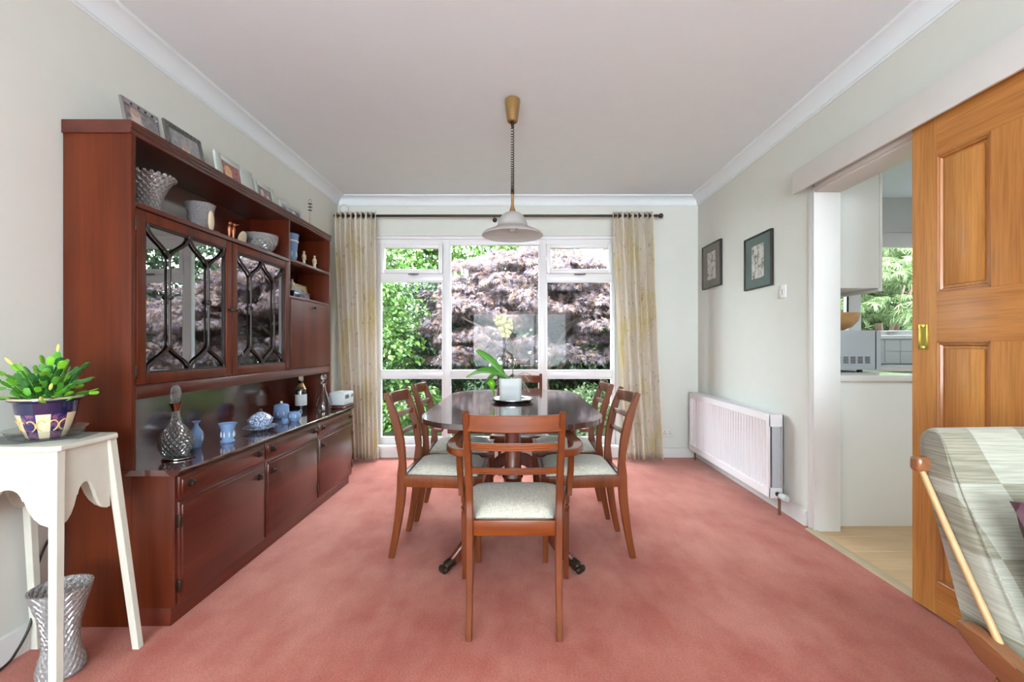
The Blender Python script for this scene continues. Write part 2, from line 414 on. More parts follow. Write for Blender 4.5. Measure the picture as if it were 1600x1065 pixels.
trk = thing('door_track', 'steel sliding door rail with end stop under the pelmet', 'track', (1.68, 1.0, 2.0))
MB().box(1.655, 1.70, -.2, 2.63, 2.045, 2.085).build('rail', M['pewter'], trk)
e = MB(); e.box(1.655, 1.70, 2.60, 2.64, 1.985, 2.045, .004); e.lathe([(.012, 0), (.012, .03)], (1.678, 2.63, 2.0), 12, axis='y'); e.build('end_stop', M['chrome'], trk)
# threshold strip
struct('trim_7', MB().prism([(XR - .045, 0), (XR - .035, .007), (XR + .0, .009), (XR + .012, .004), (XR + .012, 0)], 'y', OY0, OY1 + .02), plain('beige_threshold_bar', srgb(176, 158, 128), .4))

# ------------------------------------------------------------------ the big garden window
win = thing('window_1', kind='structure')
Y0, Y1 = 4.415, 4.475
def bar(name, x0, x1, z0, z1, parent=win, y0=Y0, y1=Y1, bev=.006, mat='upvc'):
    return MB().box(x0, x1, y0, y1, z0, z1, bev).build(name, M[mat], parent)
MX = [(-.742, -.678), (.192, .256)]
for x0, x1 in MX: bar('mullion', x0, x1, WZ0 + .03, 2.10, y0=Y0 - .012)
bar('window_frame', WX0, WX0 + .055, WZ0 + .06, 2.06); bar('window_frame', WX1 - .03, WX1, WZ0 + .06, 2.06)
bar('window_frame', WX0, WX1, WZ0, WZ0 + .06); bar('window_frame', WX0, WX1, 2.06, WZ1 - .02)
bar('head_rail', WX0, WX1, WZ1 - .03, WZ1, y0=4.395)
bays = [(WX0 + .055, MX[0][0]), (MX[0][1], MX[1][0]), (MX[1][1], WX1 - .03)]
for i, (x0, x1) in enumerate(bays):
    bar('transom', x0, x1, .765, .83)
    MB().box(x0, x1, 4.443, 4.447, .18, .765).build('pane', M['pane'], win)
    # glazing beads
    for (a, b) in ((.18, .765), (.83, 1.70 if i != 1 else 2.06)):
        g = MB()
        g.box(x0, x0 + .012, 4.408, 4.442, a, b); g.box(x1 - .012, x1, 4.408, 4.442, a, b); g.box(x0 + .0125, x1 - .0125, 4.409, 4.442, a + .0005, a + .012); g.box(x0 + .0125, x1 - .0125, 4.409, 4.442, b - .012, b - .0005)
        g.build('glazing_bead', M['upvc'], win)
    if i == 1:
        MB().box(x0, x1, 4.443, 4.447, .83, 2.06).build('pane', M['pane'], win)
    else:
        MB().box(x0, x1, 4.443, 4.447, .83, 1.70).build('pane', M['pane'], win)
        bar('transom', x0, x1, 1.70, 1.775)
        cs = MB()
        cs.box(x0 + .004, x0 + .045, 4.40, 4.46, 1.775, 2.06, .005); cs.box(x1 - .045, x1 - .004, 4.40, 4.46, 1.775, 2.06, .005)
        cs.box(x0 + .046, x1 - .046, 4.401, 4.46, 1.776, 1.815, .003); cs.box(x0 + .046, x1 - .046, 4.401, 4.46, 2.02, 2.059, .003)
        c = cs.build('casement', M['upvc'], win)
        MB().box(x0 + .04, x1 - .04, 4.443, 4.447, 1.81, 2.025).build('pane', M['pane'], c)
        h = MB(); xc = x0 + .33 if i == 0 else x0 + .32
        h.box(xc - .05, xc + .05, 4.388, 4.40, 1.757, 1.772, .003); h.tube([(xc - .045, 4.385, 1.765), (xc - .01, 4.37, 1.757), (xc + .05, 4.368, 1.762)], .006, 8); h.ball((xc + .05, 4.368, 1.764), .009)
        h.build('handle', M['chrome'], c)
bar('sill', WX0 - .02, WX1 + .02, .085, .122, y0=4.335, y1=4.44, bev=.01)
bar('sill_front', WX0 - .02, WX1 + .02, .06, .09, y0=4.36, y1=4.39, bev=.003)

# ------------------------------------------------------------------ the garden
def fast_mesh(name, V, T, mat):
    me = bpy.data.meshes.new(name)
    me.vertices.add(len(V)); me.vertices.foreach_set('co', V.astype(np.float32).ravel())
    n = len(T); me.loops.add(n * 3); me.loops.foreach_set('vertex_index', T.astype(np.int32).ravel())
    me.polygons.add(n); me.polygons.foreach_set('loop_start', np.arange(0, n * 3, 3, dtype=np.int32))
    me.update(calc_edges=True); me.materials.append(mat); return me
def scatter(name, tmplV, tmplT, pos, nrm, size, mat, rng, jit=.6, droop=None):
    """one small leaf per position, facing nrm with jitter"""
    n = len(pos); N = nrm + rng.normal(0, jit, (n, 3)); N /= np.linalg.norm(N, axis=1)[:, None]
    A = rng.normal(0, 1, (n, 3)) if droop is None else droop + rng.normal(0, .45, (n, 3))
    U = A - N * np.sum(A * N, axis=1)[:, None]; U /= np.linalg.norm(U, axis=1)[:, None]
    W = np.cross(N, U)
    s = size * rng.uniform(.65, 1.3, n)
    V = pos[:, None, :] + s[:, None, None] * (tmplV[None, :, 0, None] * U[:, None, :] + tmplV[None, :, 1, None] * W[:, None, :] + tmplV[None, :, 2, None] * N[:, None, :])
    T = (tmplT[None] + (np.arange(n) * len(tmplV))[:, None, None]).reshape(-1, 3)
    return fast_mesh(name, V.reshape(-1, 3), T, mat)
def star_leaf():
    V = [(0, 0, 0)]; T = []
    for a, L in ((-115, .55), (-62, .85), (-25, 1.0), (0, 1.15), (25, 1.0), (62, .85), (115, .55)):
        a = math.radians(a); d = (math.cos(a), math.sin(a)); p = (-d[1], d[0]); b = len(V)
        V += [(d[0] * L * .45 + p[0] * .085, d[1] * L * .45 + p[1] * .085, .03), (d[0] * L, d[1] * L, -.16), (d[0] * L * .45 - p[0] * .085, d[1] * L * .45 - p[1] * .085, .03)]
        T += [(0, b + 2, b + 1), (0, b + 1, b)]
    return np.array(V, float), np.array(T)
def oval_leaf(w=.32):
    V = [(0, 0, 0), (.3, w, .04), (.7, w * .8, .02), (1.05, 0, -.12), (.7, -w * .8, .02), (.3, -w, .04), (.5, 0, -.03)]
    T = [(6, 0, 1), (6, 1, 2), (6, 2, 3), (6, 3, 4), (6, 4, 5), (6, 5, 0)]
    return np.array(V, float), np.array(T)
def needle_leaf():
    V, T = [(0, 0, 0)], []
    for a in (-50, -25, 0, 25, 50):
        for L in (1,):
            a_ = math.radians(a); d = (math.cos(a_), math.sin(a_)); p = (-d[1], d[0]); b = len(V)
            V += [(d[0] * .5 + p[0] * .05, d[1] * .5 + p[1] * .05, 0), (d[0], d[1], -.15), (d[0] * .5 - p[0] * .05, d[1] * .5 - p[1] * .05, 0)]
            T += [(0, b + 2, b + 1), (0, b + 1, b)]
    return np.array(V, float), np.array(T)
def leaf_mat(name, stops, rough=.5, trans=.35):
    m, nt, b = newmat(name)
    g = node(nt, 'ShaderNodeNewGeometry'); c = ramp(nt, g.outputs['Random Per Island'], stops)
    b.inputs['Roughness'].default_value = rough; link(nt, c, b.inputs['Base Color'])
    tr = node(nt, 'ShaderNodeBsdfTranslucent'); link(nt, c, tr.inputs[0])
    mx = node(nt, 'ShaderNodeMixShader'); mx.inputs[0].default_value = trans
    link(nt, b.outputs[0], mx.inputs[1]); link(nt, tr.outputs[0], mx.inputs[2])
    link(nt, mx.outputs[0], nt.nodes['Material Output'].inputs[0]); return m
LM = {
 'maple': leaf_mat('purple_maple_leaf', [(0, srgb(80, 68, 78)), (.35, srgb(104, 92, 100)), (.6, srgb(120, 110, 116)), (.8, srgb(118, 86, 68)), (1, srgb(130, 112, 98))]),
 'green': leaf_mat('garden_green_leaf', [(0, srgb(34, 62, 21)), (.4, srgb(54, 90, 28)), (.8, srgb(79, 110, 41)), (1, srgb(103, 122, 61))]),
 'deep': leaf_mat('garden_deep_leaf', [(0, srgb(23, 42, 23)), (.5, srgb(39, 64, 32)), (1, srgb(60, 83, 45))]),
 'pale': leaf_mat('garden_pale_leaf', [(0, srgb(67, 95, 53)), (.5, srgb(90, 113, 70)), (1, srgb(116, 126, 96))]),
 'conifer': leaf_mat('conifer_spray', [(0, srgb(80, 104, 62)), (.5, srgb(112, 134, 88)), (1, srgb(146, 162, 118))]),
}
M['bark'] = wood('grey_bark', srgb(84, 70, 58), srgb(120, 104, 88), 2, .9, 0, 12, .6)
M['lawn'] = plain('lawn_green', srgb(50, 66, 30), .95, var=.3, bscale=80)
M['wall_render'] = plain('pale_render', srgb(210, 202, 190), .9)
struct('garden_ground', MB().box(-16, 18, YB + .3, 26, -.3, -.12), M['lawn'])
def crown(rng, ctr, rad, nclump, nper, cr, flat, lower=-.3):
    """leaf positions on drooping clumps over the surface of an oval crown"""
    d = rng.normal(0, 1, (nclump, 3)); d /= np.linalg.norm(d, axis=1)[:, None]; d[:, 2] = np.where(d[:, 2] < lower, -d[:, 2], d[:, 2])
    rr = rng.uniform(.55, 1.0, nclump)[:, None]
    cc = np.array(ctr) + d * np.array(rad) * rr
    P = []; Nn = []; D = []
    for k in range(nclump):
        q = rng.normal(0, 1, (nper, 3)); q /= np.linalg.norm(q, axis=1)[:, None]; q[:, 2] = np.abs(q[:, 2])
        s = cr * rng.uniform(.6, 1.3); off = q * np.array([s, s, s * flat]) * rng.uniform(.6, 1, (nper, 1))
        P.append(cc[k] + off); nn = q.copy(); nn[:, 2] += .6; Nn.append(nn / np.linalg.norm(nn, axis=1)[:, None])
        dd = q.copy(); dd[:, 2] = -.7; D.append(dd)
    return np.concatenate(P), np.concatenate(Nn), np.concatenate(D)
def tree(name, label, cat, ctr, rad, nclump, nper, cr, flat, leaf, size, mat, seed, base, trunk_r=.05, group=None, branches=5, lower=-.3):
    rng = np.random.default_rng(seed)
    P, Nn, D = crown(rng, ctr, rad, nclump, nper, cr, flat, lower)
    root = thing(name, label, cat, base, group); off = np.array(base)
    tv, tt = leaf
    me = scatter('foliage', tv, tt, P - off, Nn, size, LM[mat], rng, droop=D)
    o = bpy.data.objects.new('foliage', me); COL.objects.link(o); o.parent = root; o['kind'] = 'stuff'
    t = MB(); b = Vector(base); c = Vector(ctr); rnd = random.Random(seed)
    t.tube(spline([b, b.lerp(c, .45) + Vector((.06, 0, 0)), c], 5), lerpl([trunk_r, trunk_r * .5], 11), 8)
    t.build('trunk', M['bark'], root)
    for k in range(branches):
        a = 2 * PI * k / branches + rnd.random(); e = c + Vector((math.cos(a) * rad[0] * .8, math.sin(a) * rad[1] * .8, rad[2] * rnd.uniform(-.1, .6)))
        s0 = b.lerp(c, rnd.uniform(.3, .7)); MB().tube(spline([s0, s0.lerp(e, .5) + Vector((0, 0, .12)), e], 5), lerpl([trunk_r * .45, trunk_r * .12], 11), 6).build('branch', M['bark'], root)
    return root
STAR, OVAL, NEED = star_leaf(), oval_leaf(), needle_leaf()
tree('maple_tree', 'purple-leaved maple with layered feathery foliage filling the garden window', 'tree', (.25, 7.0, 1.15), (1.95, 1.15, 1.35), 430, 120, .27, .5, STAR, .062, 'maple', 3, (.4, 7.2, -.12), .09, branches=8)
tree('green_shrub', 'tall bright green leafy shrub outside beside the first garden pane', 'shrub', (-2.15, 6.3, 1.2), (.62, .6, 1.5), 90, 150, .28, .9, OVAL, .06, 'green', 4, (-2.1, 6.3, -.12), .05, lower=-1)
tree('green_shrub', 'deep green bush between the bright shrub and the purple maple', 'shrub', (-1.35, 7.4, 1.0), (.9, .7, 1.4), 80, 150, .3, .8, OVAL, .055, 'deep', 5, (-1.3, 7.4, -.12), .05, lower=-1)
back = [(-3.6, 10.5, 2.6, 1.8, 'green', 'broad green tree behind the bright shrub'), (-.9, 11.0, 3.2, 1.9, 'green', 'fresh green tree rising above the maple'),
        (1.7, 11.2, 2.9, 1.8, 'pale', 'pale green tree showing over the maple beside the second mullion'), (4.3, 10.4, 2.5, 1.9, 'deep', 'dark green tree farther along the garden'),
        (6.9, 9.6, 2.6, 1.8, 'pale', 'light green tree at the far corner of the garden')]
for i, (x, y, z, r, mt, lb) in enumerate(back):
    tree('garden_tree', lb, 'tree', (x, y, z), (r, 1.2, r * 1.1), 95, 110, .5, .7, OVAL, .11, mt, 20 + i, (x, y, -.12), .12, 'trees at the back of the garden', lower=-1)
tree('garden_hedge', 'long clipped deep green hedge closing the garden behind the maple', 'hedge', (.8, 9.2, .85), (5.6, .5, 1.15), 520, 110, .42, .9, OVAL, .10, 'deep', 31, (.8, 9.2, -.12), .04, lower=-1)
tree('garden_shrub', 'mauve-leaved shrub beyond the doorway end of the garden window', 'shrub', (3.2, 7.4, .95), (.95, .8, 1.2), 80, 110, .35, .6, STAR, .06, 'maple', 33, (3.2, 7.4, -.12), .05, lower=-1)
low = [(-2.0, 5.6, .14, .36, 'green'), (-1.25, 5.7, .12, .36, 'green'), (-.5, 5.75, .10, .34, 'deep'), (.2, 5.6, .08, .34, 'green'), (.95, 5.7, .12, .38, 'pale'), (1.7, 5.6, .14, .42, 'green'), (2.6, 5.8, .2, .5, 'deep')]
lname = ['low bright green plant below the window beneath the tall shrub', 'low leafy green plant outside behind the far dining chair of the cabinet side', 'dark green low plant outside behind the dining table',
         'fresh green low plant outside below the orchid pot', 'yellow-green flowering ground plant outside below the last lower pane', 'bushy low green plant outside behind the garden-end curtain', 'dark low bush outside past the window corner']
for i, (x, y, z, r, mt) in enumerate(low):
    tree('low_plant', lname[i], 'plant', (x, y, z), (r + .1, .4, r + .12), 26, 90, .16, .8, OVAL, .045, mt, 50 + i, (x, y, -.12), .015, 'low plants under the garden window', 3)
tree('conifer', 'feathery light green conifer outside the kitchen window', 'tree', (5.2, 6.6, 1.4), (1.5, 1.1, 2.1), 220, 90, .4, .45, NEED, .12, 'conifer', 41, (5.2, 6.6, -.12), .1, branches=7, lower=-1)
tree('conifer', 'broad conifer farther behind the first one outside the kitchen', 'tree', (7.4, 8.3, 1.7), (1.8, 1.2, 2.4), 150, 90, .5, .45, NEED, .15, 'conifer', 42, (7.4, 8.3, -.12), .1, branches=5, lower=-1)

# ------------------------------------------------------------------ kitchen beyond the sliding door
KX0, KX1 = XR + .13, 4.75
struct('floor_kitchen', MB().box(XR + .012, KX1, YR, YB + .1, -.12, -.012), M['kwhite'])
M['laminate'] = wood('pale_oak_laminate', srgb(186, 152, 110), srgb(206, 174, 132), 0, .35, .2, 7, .86)
M['laminate2'] = wood('pale_oak_laminate_warm', srgb(178, 142, 102), srgb(198, 166, 124), 0, .35, .2, 6, .84)
kf = bpy.data.objects['floor_kitchen']
pms = []
for mt in ('laminate', 'laminate2'):
    pms.append(MB().box(-.599, .599, -.0945, .0945, -.012, 0, .0015, 1).mesh('plank', M[mt]))
for j in range(17):
    yy = .3 + j * .19 - .1
    x = XR + .012 - random.random() * 1.0
    while x < KX1:
        a, b_ = max(x, XR + .013), min(x + 1.2, KX1)
        if b_ - a > .05:
            inst('plank', pms[random.random() < .5], kf, ((a + b_) / 2, yy, 0), scale=((b_ - a) / 1.2, 1, 1))
        x += 1.2
kwb = MB()
KWX0, KWX1, KWZ0, KWZ1 = 3.02, 4.5, 1.17, 2.17
kwb.box(KX0, KWX0, YB, YB + .28, -.12, ZC); kwb.box(KWX1, KX1 + .1, YB, YB + .28, -.12, ZC)
kwb.box(KWX0, KWX1, YB, YB + .28, -.12, KWZ0); kwb.box(KWX0, KWX1, YB, YB + .28, KWZ1, ZC)
struct('wall_kitchen_back', kwb, M['kgrey'])
struct('wall_kitchen_side', MB().box(KX1, KX1 + .1, YR, YB + .28, -.12, ZC), M['kgrey'])
struct('wall_kitchen_front', MB().box(XR + .13, KX1 + .1, -.9, -.8, -.12, ZC), M['kgrey'])
kw = thing('window_3', kind='structure')
def kbar(n, x0, x1, z0, z1, y0=4.41, y1=4.47): return MB().box(x0, x1, y0, y1, z0, z1, .006).build(n, M['upvc'], kw)
kbar('window_frame', KWX0, KWX1, KWZ0, KWZ0 + .05); kbar('window_frame', KWX0, KWX1, 2.03, KWZ1); kbar('window_frame', KWX0, KWX0 + .05, KWZ0, KWZ1); kbar('window_frame', KWX1 - .05, KWX1, KWZ0, KWZ1)
kbar('mullion', 3.18, 3.30, KWZ0, KWZ1, 4.395); kbar('mullion', 4.0, 4.06, KWZ0, KWZ1)
kbar('sill', KWX0 - .02, KWX1 + .02, KWZ0 - .03, KWZ0 + .005, 4.31, 4.44)
MB().box(3.07, 3.18, 4.44, 4.444, KWZ0 + .05, 2.03).build('pane', M['pane'], kw)
MB().box(3.30, 4.0, 4.44, 4.444, KWZ0 + .05, 2.03).build('pane', M['pane'], kw)
MB().box(4.06, 4.45, 4.44, 4.444, KWZ0 + .05, 2.03).build('pane', M['pane'], kw)
hb = MB(); hb.box(3.55, 3.66, 4.395, 4.41, 1.185, 1.2, .003); hb.tube([(3.56, 4.39, 1.192), (3.60, 4.375, 1.188), (3.66, 4.373, 1.19)], .006, 8); hb.build('handle', M['chrome'], kw)
hb = MB(); hb.tube([(3.155, 4.385, 1.30), (3.15, 4.37, 1.36), (3.15, 4.37, 1.62)], .008, 8); hb.build('handle', M['bronze'], kw)
# base units, worktop, tiles, wall cupboard
base = thing('kitchen_base_unit', 'white kitchen base unit with a plain end panel just inside the doorway', 'cabinet', (2.15, 2.75, 0))
MB().box(KX0 + .005, 2.455, 2.715, 2.735, 0, .862, .002).build('end_panel', M['kwhite'], base)
MB().box(KX0 + .005, 2.43, 2.735, 3.76, .1, .862, .002).build('carcass', M['kwhite'], base)
for k in range(2): MB().box(2.432, 2.452, 2.74 + k * .51, 3.245 + k * .51, .12, .855, .003).build('door', M['kwhite'], base)
base2 = thing('kitchen_base_unit', 'white kitchen base unit below the kitchen window', 'cabinet', (3.3, 4.1, 0))
MB().box(KX0 + .005, 4.70, 3.80, 4.385, .1, .862, .002).build('carcass', M['kwhite'], base2)
for k in range(4): MB().box(2.48 + k * .52, 2.99 + k * .52, 3.775, 3.798, .12, .855, .003).build('door', M['kwhite'], base2)
wt = MB(); wt.prism([(KX0 + .004, 2.70), (2.475, 2.70), (2.475, 3.755), (4.70, 3.755), (4.70, 4.388), (KX0 + .004, 4.388)], 'z', .864, .90, .004)
M['worktop'] = plain('pale_worktop', srgb(226, 226, 222), .12, coat=.6, var=.02)
wt.build('kitchen_worktop', M['worktop'], label='pale glossy kitchen worktop wrapping round to the window', cat='worktop')
sb = thing('tile_splashback', 'pale blue-grey tiled splashback between worktop and kitchen window sill', 'tiles', (3.3, 4.385, .9))
M['tile'] = plain('pale_tile', srgb(212, 214, 215), .15, coat=.4, var=.02)
M['grout'] = plain('grout', srgb(198, 204, 208), .8)
MB().box(1.856, 4.6, 4.381, 4.389, .902, 1.138).build('grout', M['grout'], sb)
tm = MB().box(-.073, .073, -.004, .004, -.056, .056, .001, 1).mesh('tile', M['tile'])
for r in range(2):
    for c in range(18): inst('tile', tm, sb, (1.935 + c * .15 - 3.3, 4.378 - 4.385, .96 + r * .117 - .9))
wc = thing('kitchen_wall_cupboard', 'tall white kitchen wall cupboard with plain side seen through the doorway', 'cabinet', (2.04, 3.3, 1.42))
MB().box(KX0 + .003, 2.205, 2.79, 3.95, 1.43, 2.33, .002).build('carcass', M['kwhite'], wc)
for k in range(2): MB().box(2.207, 2.225, 2.79 + k * .582, 3.366 + k * .582, 1.43, 2.33, .002).build('door', M['kwhite'], wc)
MB().box(2.2, 2.225, 2.79, 3.95, 1.41, 1.43, .002).build('light_pelmet', M['kwhite'], wc)
mw = thing('microwave', 'grey microwave oven with back vents standing on the kitchen worktop', 'microwave', (2.16, 3.2, .90))
M['mwgrey'] = plain('microwave_grey', srgb(186, 192, 198), .35, var=.01)
MB().box(1.93, 2.385, 3.0, 3.38, .918, 1.178, .006).build('body', M['mwgrey'], mw)
MB().box(2.345, 2.35, 2.998, 3.0, .922, 1.174).build('seam', M['black'], mw)
for sx in (1.96, 2.27):
    for sy in (3.04, 3.33): MB().lathe([(.018, .9005), (.014, .918)], (sx, sy, 0), 12).build('foot', M['black'], mw)
for r in range(4):
    for c in range(5):
        MB().box(2.085 + c * .048, 2.117 + c * .048, 2.997, 3.0005, .962 + r * .012, .967 + r * .012).build('vent_slot', M['bronze'], mw)
bw = MB(); prof = [(.001, 1.1785), (.05, 1.18), (.06, 1.186), (.1, 1.205), (.135, 1.245), (.15, 1.30), (.144, 1.30), (.128, 1.247), (.095, 1.213), (.05, 1.196), (.001, 1.194)]
M['bamboo'] = wood('bamboo_bowl', srgb(196, 148, 92), srgb(216, 172, 116), 0, .35, .3, 20, .85)
bw.lathe(prof, (2.20, 3.18, 0), 40); bw.build('wooden_bowl', M['bamboo'], label='pale wooden salad bowl resting on top of the microwave', cat='bowl')

# ------------------------------------------------------------------ the mahogany wall unit
CY0, CY1 = 1.743, 3.578
XF, XB = -1.488, XL + .005           # front of the upper part, back
XD = -1.311                          # front of the lower doors
cab = thing('wall_unit', 'long mahogany wall unit with glazed doors above a low sideboard', 'cabinet', (-1.5, 2.66, 0))
B = lambda n, m, *a, **k: MB().box(*a, **k).build(n, M[m], cab)
B('side_panel', 'mahog', XB, XF, CY0, CY0 + .022, 0, 1.895, bev=.002)
B('side_panel', 'mahog', XB, XF, CY1 - .022, CY1, 0, 1.895, bev=.002)
B('back_panel', 'mahog_back', XB, XB + .012, CY0 + .02, CY1 - .02, .6, 1.89)
YD = 2.945
B('divider', 'mahog_in', XB + .01, XF - .002, YD - .011, YD + .011, .92, 1.89, bev=.001)
# top board with reeded edge
tp = MB(); tp.prism([(XB, 1.892), (XF - .002, 1.892), (XF + .004, 1.898), (XF + .004, 1.905), (XF + .001, 1.908), (XF + .006, 1.912), (XF + .006, 1.920), (XF + .003, 1.923), (XF + .008, 1.928), (XF + .008, 1.938), (XF + .002, 1.942), (XB, 1.942)], 'y', CY0 - .006, CY1 + .006)
tp.build('top_board', M['mahog_y'], cab)
B('shelf', 'mahog_y', XB + .01, XF, CY0 + .02, YD, 1.618, 1.638, bev=.002)
B('shelf', 'mahog_y', XB + .01, XF, YD, CY1 - .02, 1.628, 1.646, bev=.002)
B('shelf', 'mahog_y', XB + .01, XF, YD, CY1 - .02, 1.385, 1.403, bev=.002)
B('bottom_board', 'mahog_y', XB + .01, XF - .004, CY0 + .02, CY1 - .02, .905, .922)
B('lower_rail', 'mahog_y', XF - .022, XF + .002, CY0 + .022, CY1 - .022, .868, .918, bev=.004)
# fall-front flap
flap = B('flap_door', 'mahog', XF - .016, XF + .002, YD + .013, CY1 - .024, .925, 1.383, bev=.002)
k = MB(); k.lathe([(.003, 0), (.003, .014), (.009, .018), (.011, .024), (.006, .03), (.001, .031)], (XF + .002, 3.26, 1.345), 14, axis='x'); k.build('knob', M['bronze'], flap)
def glazed_door(y0, y1, knob_y):
    z0, z1 = .925, 1.612; fw = .042
    d = MB()
    for (a, b, c, e) in ((y0, y0 + fw, z0, z1), (y1 - fw, y1, z0, z1), (y0 + fw, y1 - fw, z0, z0 + fw), (y0 + fw, y1 - fw, z1 - fw, z1)):
        d.box(XF - .018, XF + .002, a, b, c, e, .003)
    dr = d.build('glazed_door', M['mahog'], cab)
    # dark moulding lip round the glass
    l = MB(); a, b, c, e = y0 + fw, y1 - fw, z0 + fw, z1 - fw
    l.box(XF - .012, XF - .004, a, a + .008, c, e); l.box(XF - .012, XF - .004, b - .008, b, c, e); l.box(XF - .012, XF - .004, a, b, c, c + .008); l.box(XF - .012, XF - .004, a, b, e - .008, e)
    l.build('glass_lip', M['mould'], dr)
    MB().box(XF - .016, XF - .012, a, b, c, e).build('pane', M['cabglass'], dr)
    W = b - a; zt, zb = e - .135, c + .125; xx = XF - .003
    for u in (.26, .745):
        yc = a + W * u; hw = W * .232
        MB().tube([(xx, yc, zb - .01), (xx, yc, zt + .01)], .0052, 8).build('glazing_bar', M['mould'], dr)
        for sgn in (-1, 1):
            for zs, ze in ((zt, e), (zb, c)):
                pts = []
                for i in range(15):
                    t = i / 14; s = t * t * t * (t * (6 * t - 15) + 10); pts.append((xx, yc + sgn * hw * s, zs + (ze - zs) * t))
                MB().tube(pts, .0052, 8).build('glazing_bar', M['mould'], dr)
        MB().lathe([(.001, .012), (.007, .011), (.012, .006), (.013, 0)], (xx + .001, yc, (zt + zb) / 2 + .02), 14, axis='x').build('boss', M['mould'], dr)
    q = MB(); q.lathe([(.004, 0), (.004, .01), (.01, .014), (.013, .02), (.008, .028), (.001, .029)], (XF + .002, knob_y, 1.26), 14, axis='x'); q.build('knob', M['bronze'], dr)
    return dr
d1 = glazed_door(1.768, 2.350, 2.325); d2 = glazed_door(2.355, 2.930, 2.385)
for z in (1.555, .975):
    MB().box(XF - .006, XF + .004, 1.760, 1.770, z - .028, z + .028, .003).build('hinge', M['bronze'], d1)
# lower part
cc = MB(); cc.box(XB, XD - .020, CY0 + .002, CY1 - .002, .07, .578, .002); cc.build('carcass', M['mahog'], cab)
B('plinth', 'mahog_y', XB + .01, -1.342, CY0 + .006, CY1 - .006, 0, .072, bev=.002)
B('front_frame', 'mahog_y', XD - .022, XD - .012, CY0 + .002, CY1 - .002, .07, .578)
ct = MB(); ct.prism([(XF - .27, .579), (XD - .004, .579), (XD + .002, .584), (XD + .006, .586), (XD + .004, .589), (XD + .012, .592), (XD + .012, .597), (XD + .006, .601), (XF - .27, .601)], 'y', CY0 - .004, CY1 + .004)
ct.build('counter_top', M['mahog_top'], cab)
ys = [1.752, 2.354, 2.968, 3.572]
def knob(parent, y, z):
    q = MB(); q.lathe([(.018, 0), (.018, .003), (.014, .005), (.008, .006), (.007, .009), (.011, .011), (.013, .015), (.009, .019), (.001, .020)], (XD, y, z), 18, axis='x')
    q.build('knob', M['bronze'], parent)
for i in range(3):
    a, b = ys[i] + .006, ys[i + 1] - .006
    def raised(z0, z1, name):
        p = MB(); p.box(XD - .018, XD - .004, a, b, z0, z1, .003); p.box(XD - .012, XD, a + .014, b - .014, z0 + .014, z1 - .014, .004)
        return p.build(name, M['mahog_y'], cab)
    dr = raised(.488, .572, 'drawer'); ky = .055
    knob(dr, a + ky, .532); knob(dr, b - ky, .532)
    do = raised(.082, .474, 'door')
    knob(do, b - ky if i == 0 else a + ky, .415)
    hy = a if i == 0 else b
    for z in (.15, .40): MB().box(XD - .012, XD + .003, hy - .006, hy + .004, z - .025, z + .025, .003).build('hinge', M['bronze'], do)
MB().box(XB + .02, XF - .04, CY0 + .03, YD - .015, 1.238, 1.244).build('glass_shelf', M['tray_glass'], cab)

# ------------------------------------------------------------------ glassware and china
def diamond(amp, jmin=0, jmax=99):
    return lambda i, j, a: 1 + (amp if (i + j) % 2 else -amp) * (1 if jmin <= j <= jmax else 0)
def cutglass(name, label, cat, loc, prof_out, thick, amp, jr, n=44, mat='crystal', group=None, rim=None):
    t = thing(name, label, cat, loc, group)
    b = MB(); inner = [(max(r - thick, .002), z + (thick if k == 0 else 0)) for k, (r, z) in enumerate(prof_out)]
    rings = len(prof_out)
    full = prof_out + list(reversed(inner))
    md = diamond(amp, jr[0], jr[1])
    def mod(i, j, a):
        if j < rings: v = md(i, j, a)
        else: v = 1
        return v
    b.lathe([(r, z + loc[2]) for r, z in full], (loc[0], loc[1], 0), n, mod)
    if rim: rim(b)
    b.build('body', M[mat], t, angle=12)
    return t
def flare(pts, n):
    """resample profile control points"""
    s = spline([(p[0], 0, p[1]) for p in pts], n); return [(max(p.x, .001), p.z) for p in s]
# open shelf above the glazed doors
bz = 1.639
def scallop(r, z, n, rad, cx, cy):
    def f(b):
        for i in range(n):
            a = 2 * PI * i / n; b.ball((cx + r * math.cos(a), cy + r * math.sin(a), z), rad, 8, 6)
    return f
cutglass('crystal_bowl', 'flared cut crystal bowl with beaded rim at the open end of the top shelf', 'bowl', (-1.61, 1.965, bz), flare([(.050, 0), (.052, .05), (.060, .09), (.078, .13), (.100, .165)], 3), .006, .02, (1, 11), 36, rim=scallop(.099, bz + .168, 26, .0075, -1.61, 1.965))
cutglass('crystal_bowl', 'squat cut crystal vase bowl with wavy lip, second along the top shelf', 'bowl', (-1.60, 2.28, bz), flare([(.042, 0), (.048, .04), (.055, .09), (.061, .13), (.067, .145)], 3), .006, .03, (1, 10), 24, rim=None)
cutglass('crystal_bowl', 'shallow wide cut crystal bowl beside the shelf divider', 'bowl', (-1.60, 2.80, bz), flare([(.045, 0), (.075, .03), (.096, .07), (.103, .115)], 3), .006, .02, (1, 9), 36)
def disc_thing(name, label, cat, c, rx, rz, mat, tilt=(0, 0, 0), foot=None):
    t = thing(name, label, cat, c)
    b = MB(); g = b.ball((0, 0, 0), (.008, rx, rz), 20, 10)
    bmesh.ops.rotate(b.bm, cent=(0, 0, 0), matrix=Euler(tilt).to_matrix(), verts=b.bm.verts); bmesh.ops.translate(b.bm, vec=c, verts=b.bm.verts)
    b.build('plate', M[mat], t); return t
t = disc_thing('trinket_dish', 'small oval pink and cream dish propped up on the top shelf', 'dish', (-1.57, 2.575, bz + .042), .038, .044, 'ivory', (.0, .25, 0))
MB().box(-1.60, -1.55, 2.555, 2.595, bz, bz + .006, .002).build('stand', M['mahog'], t)
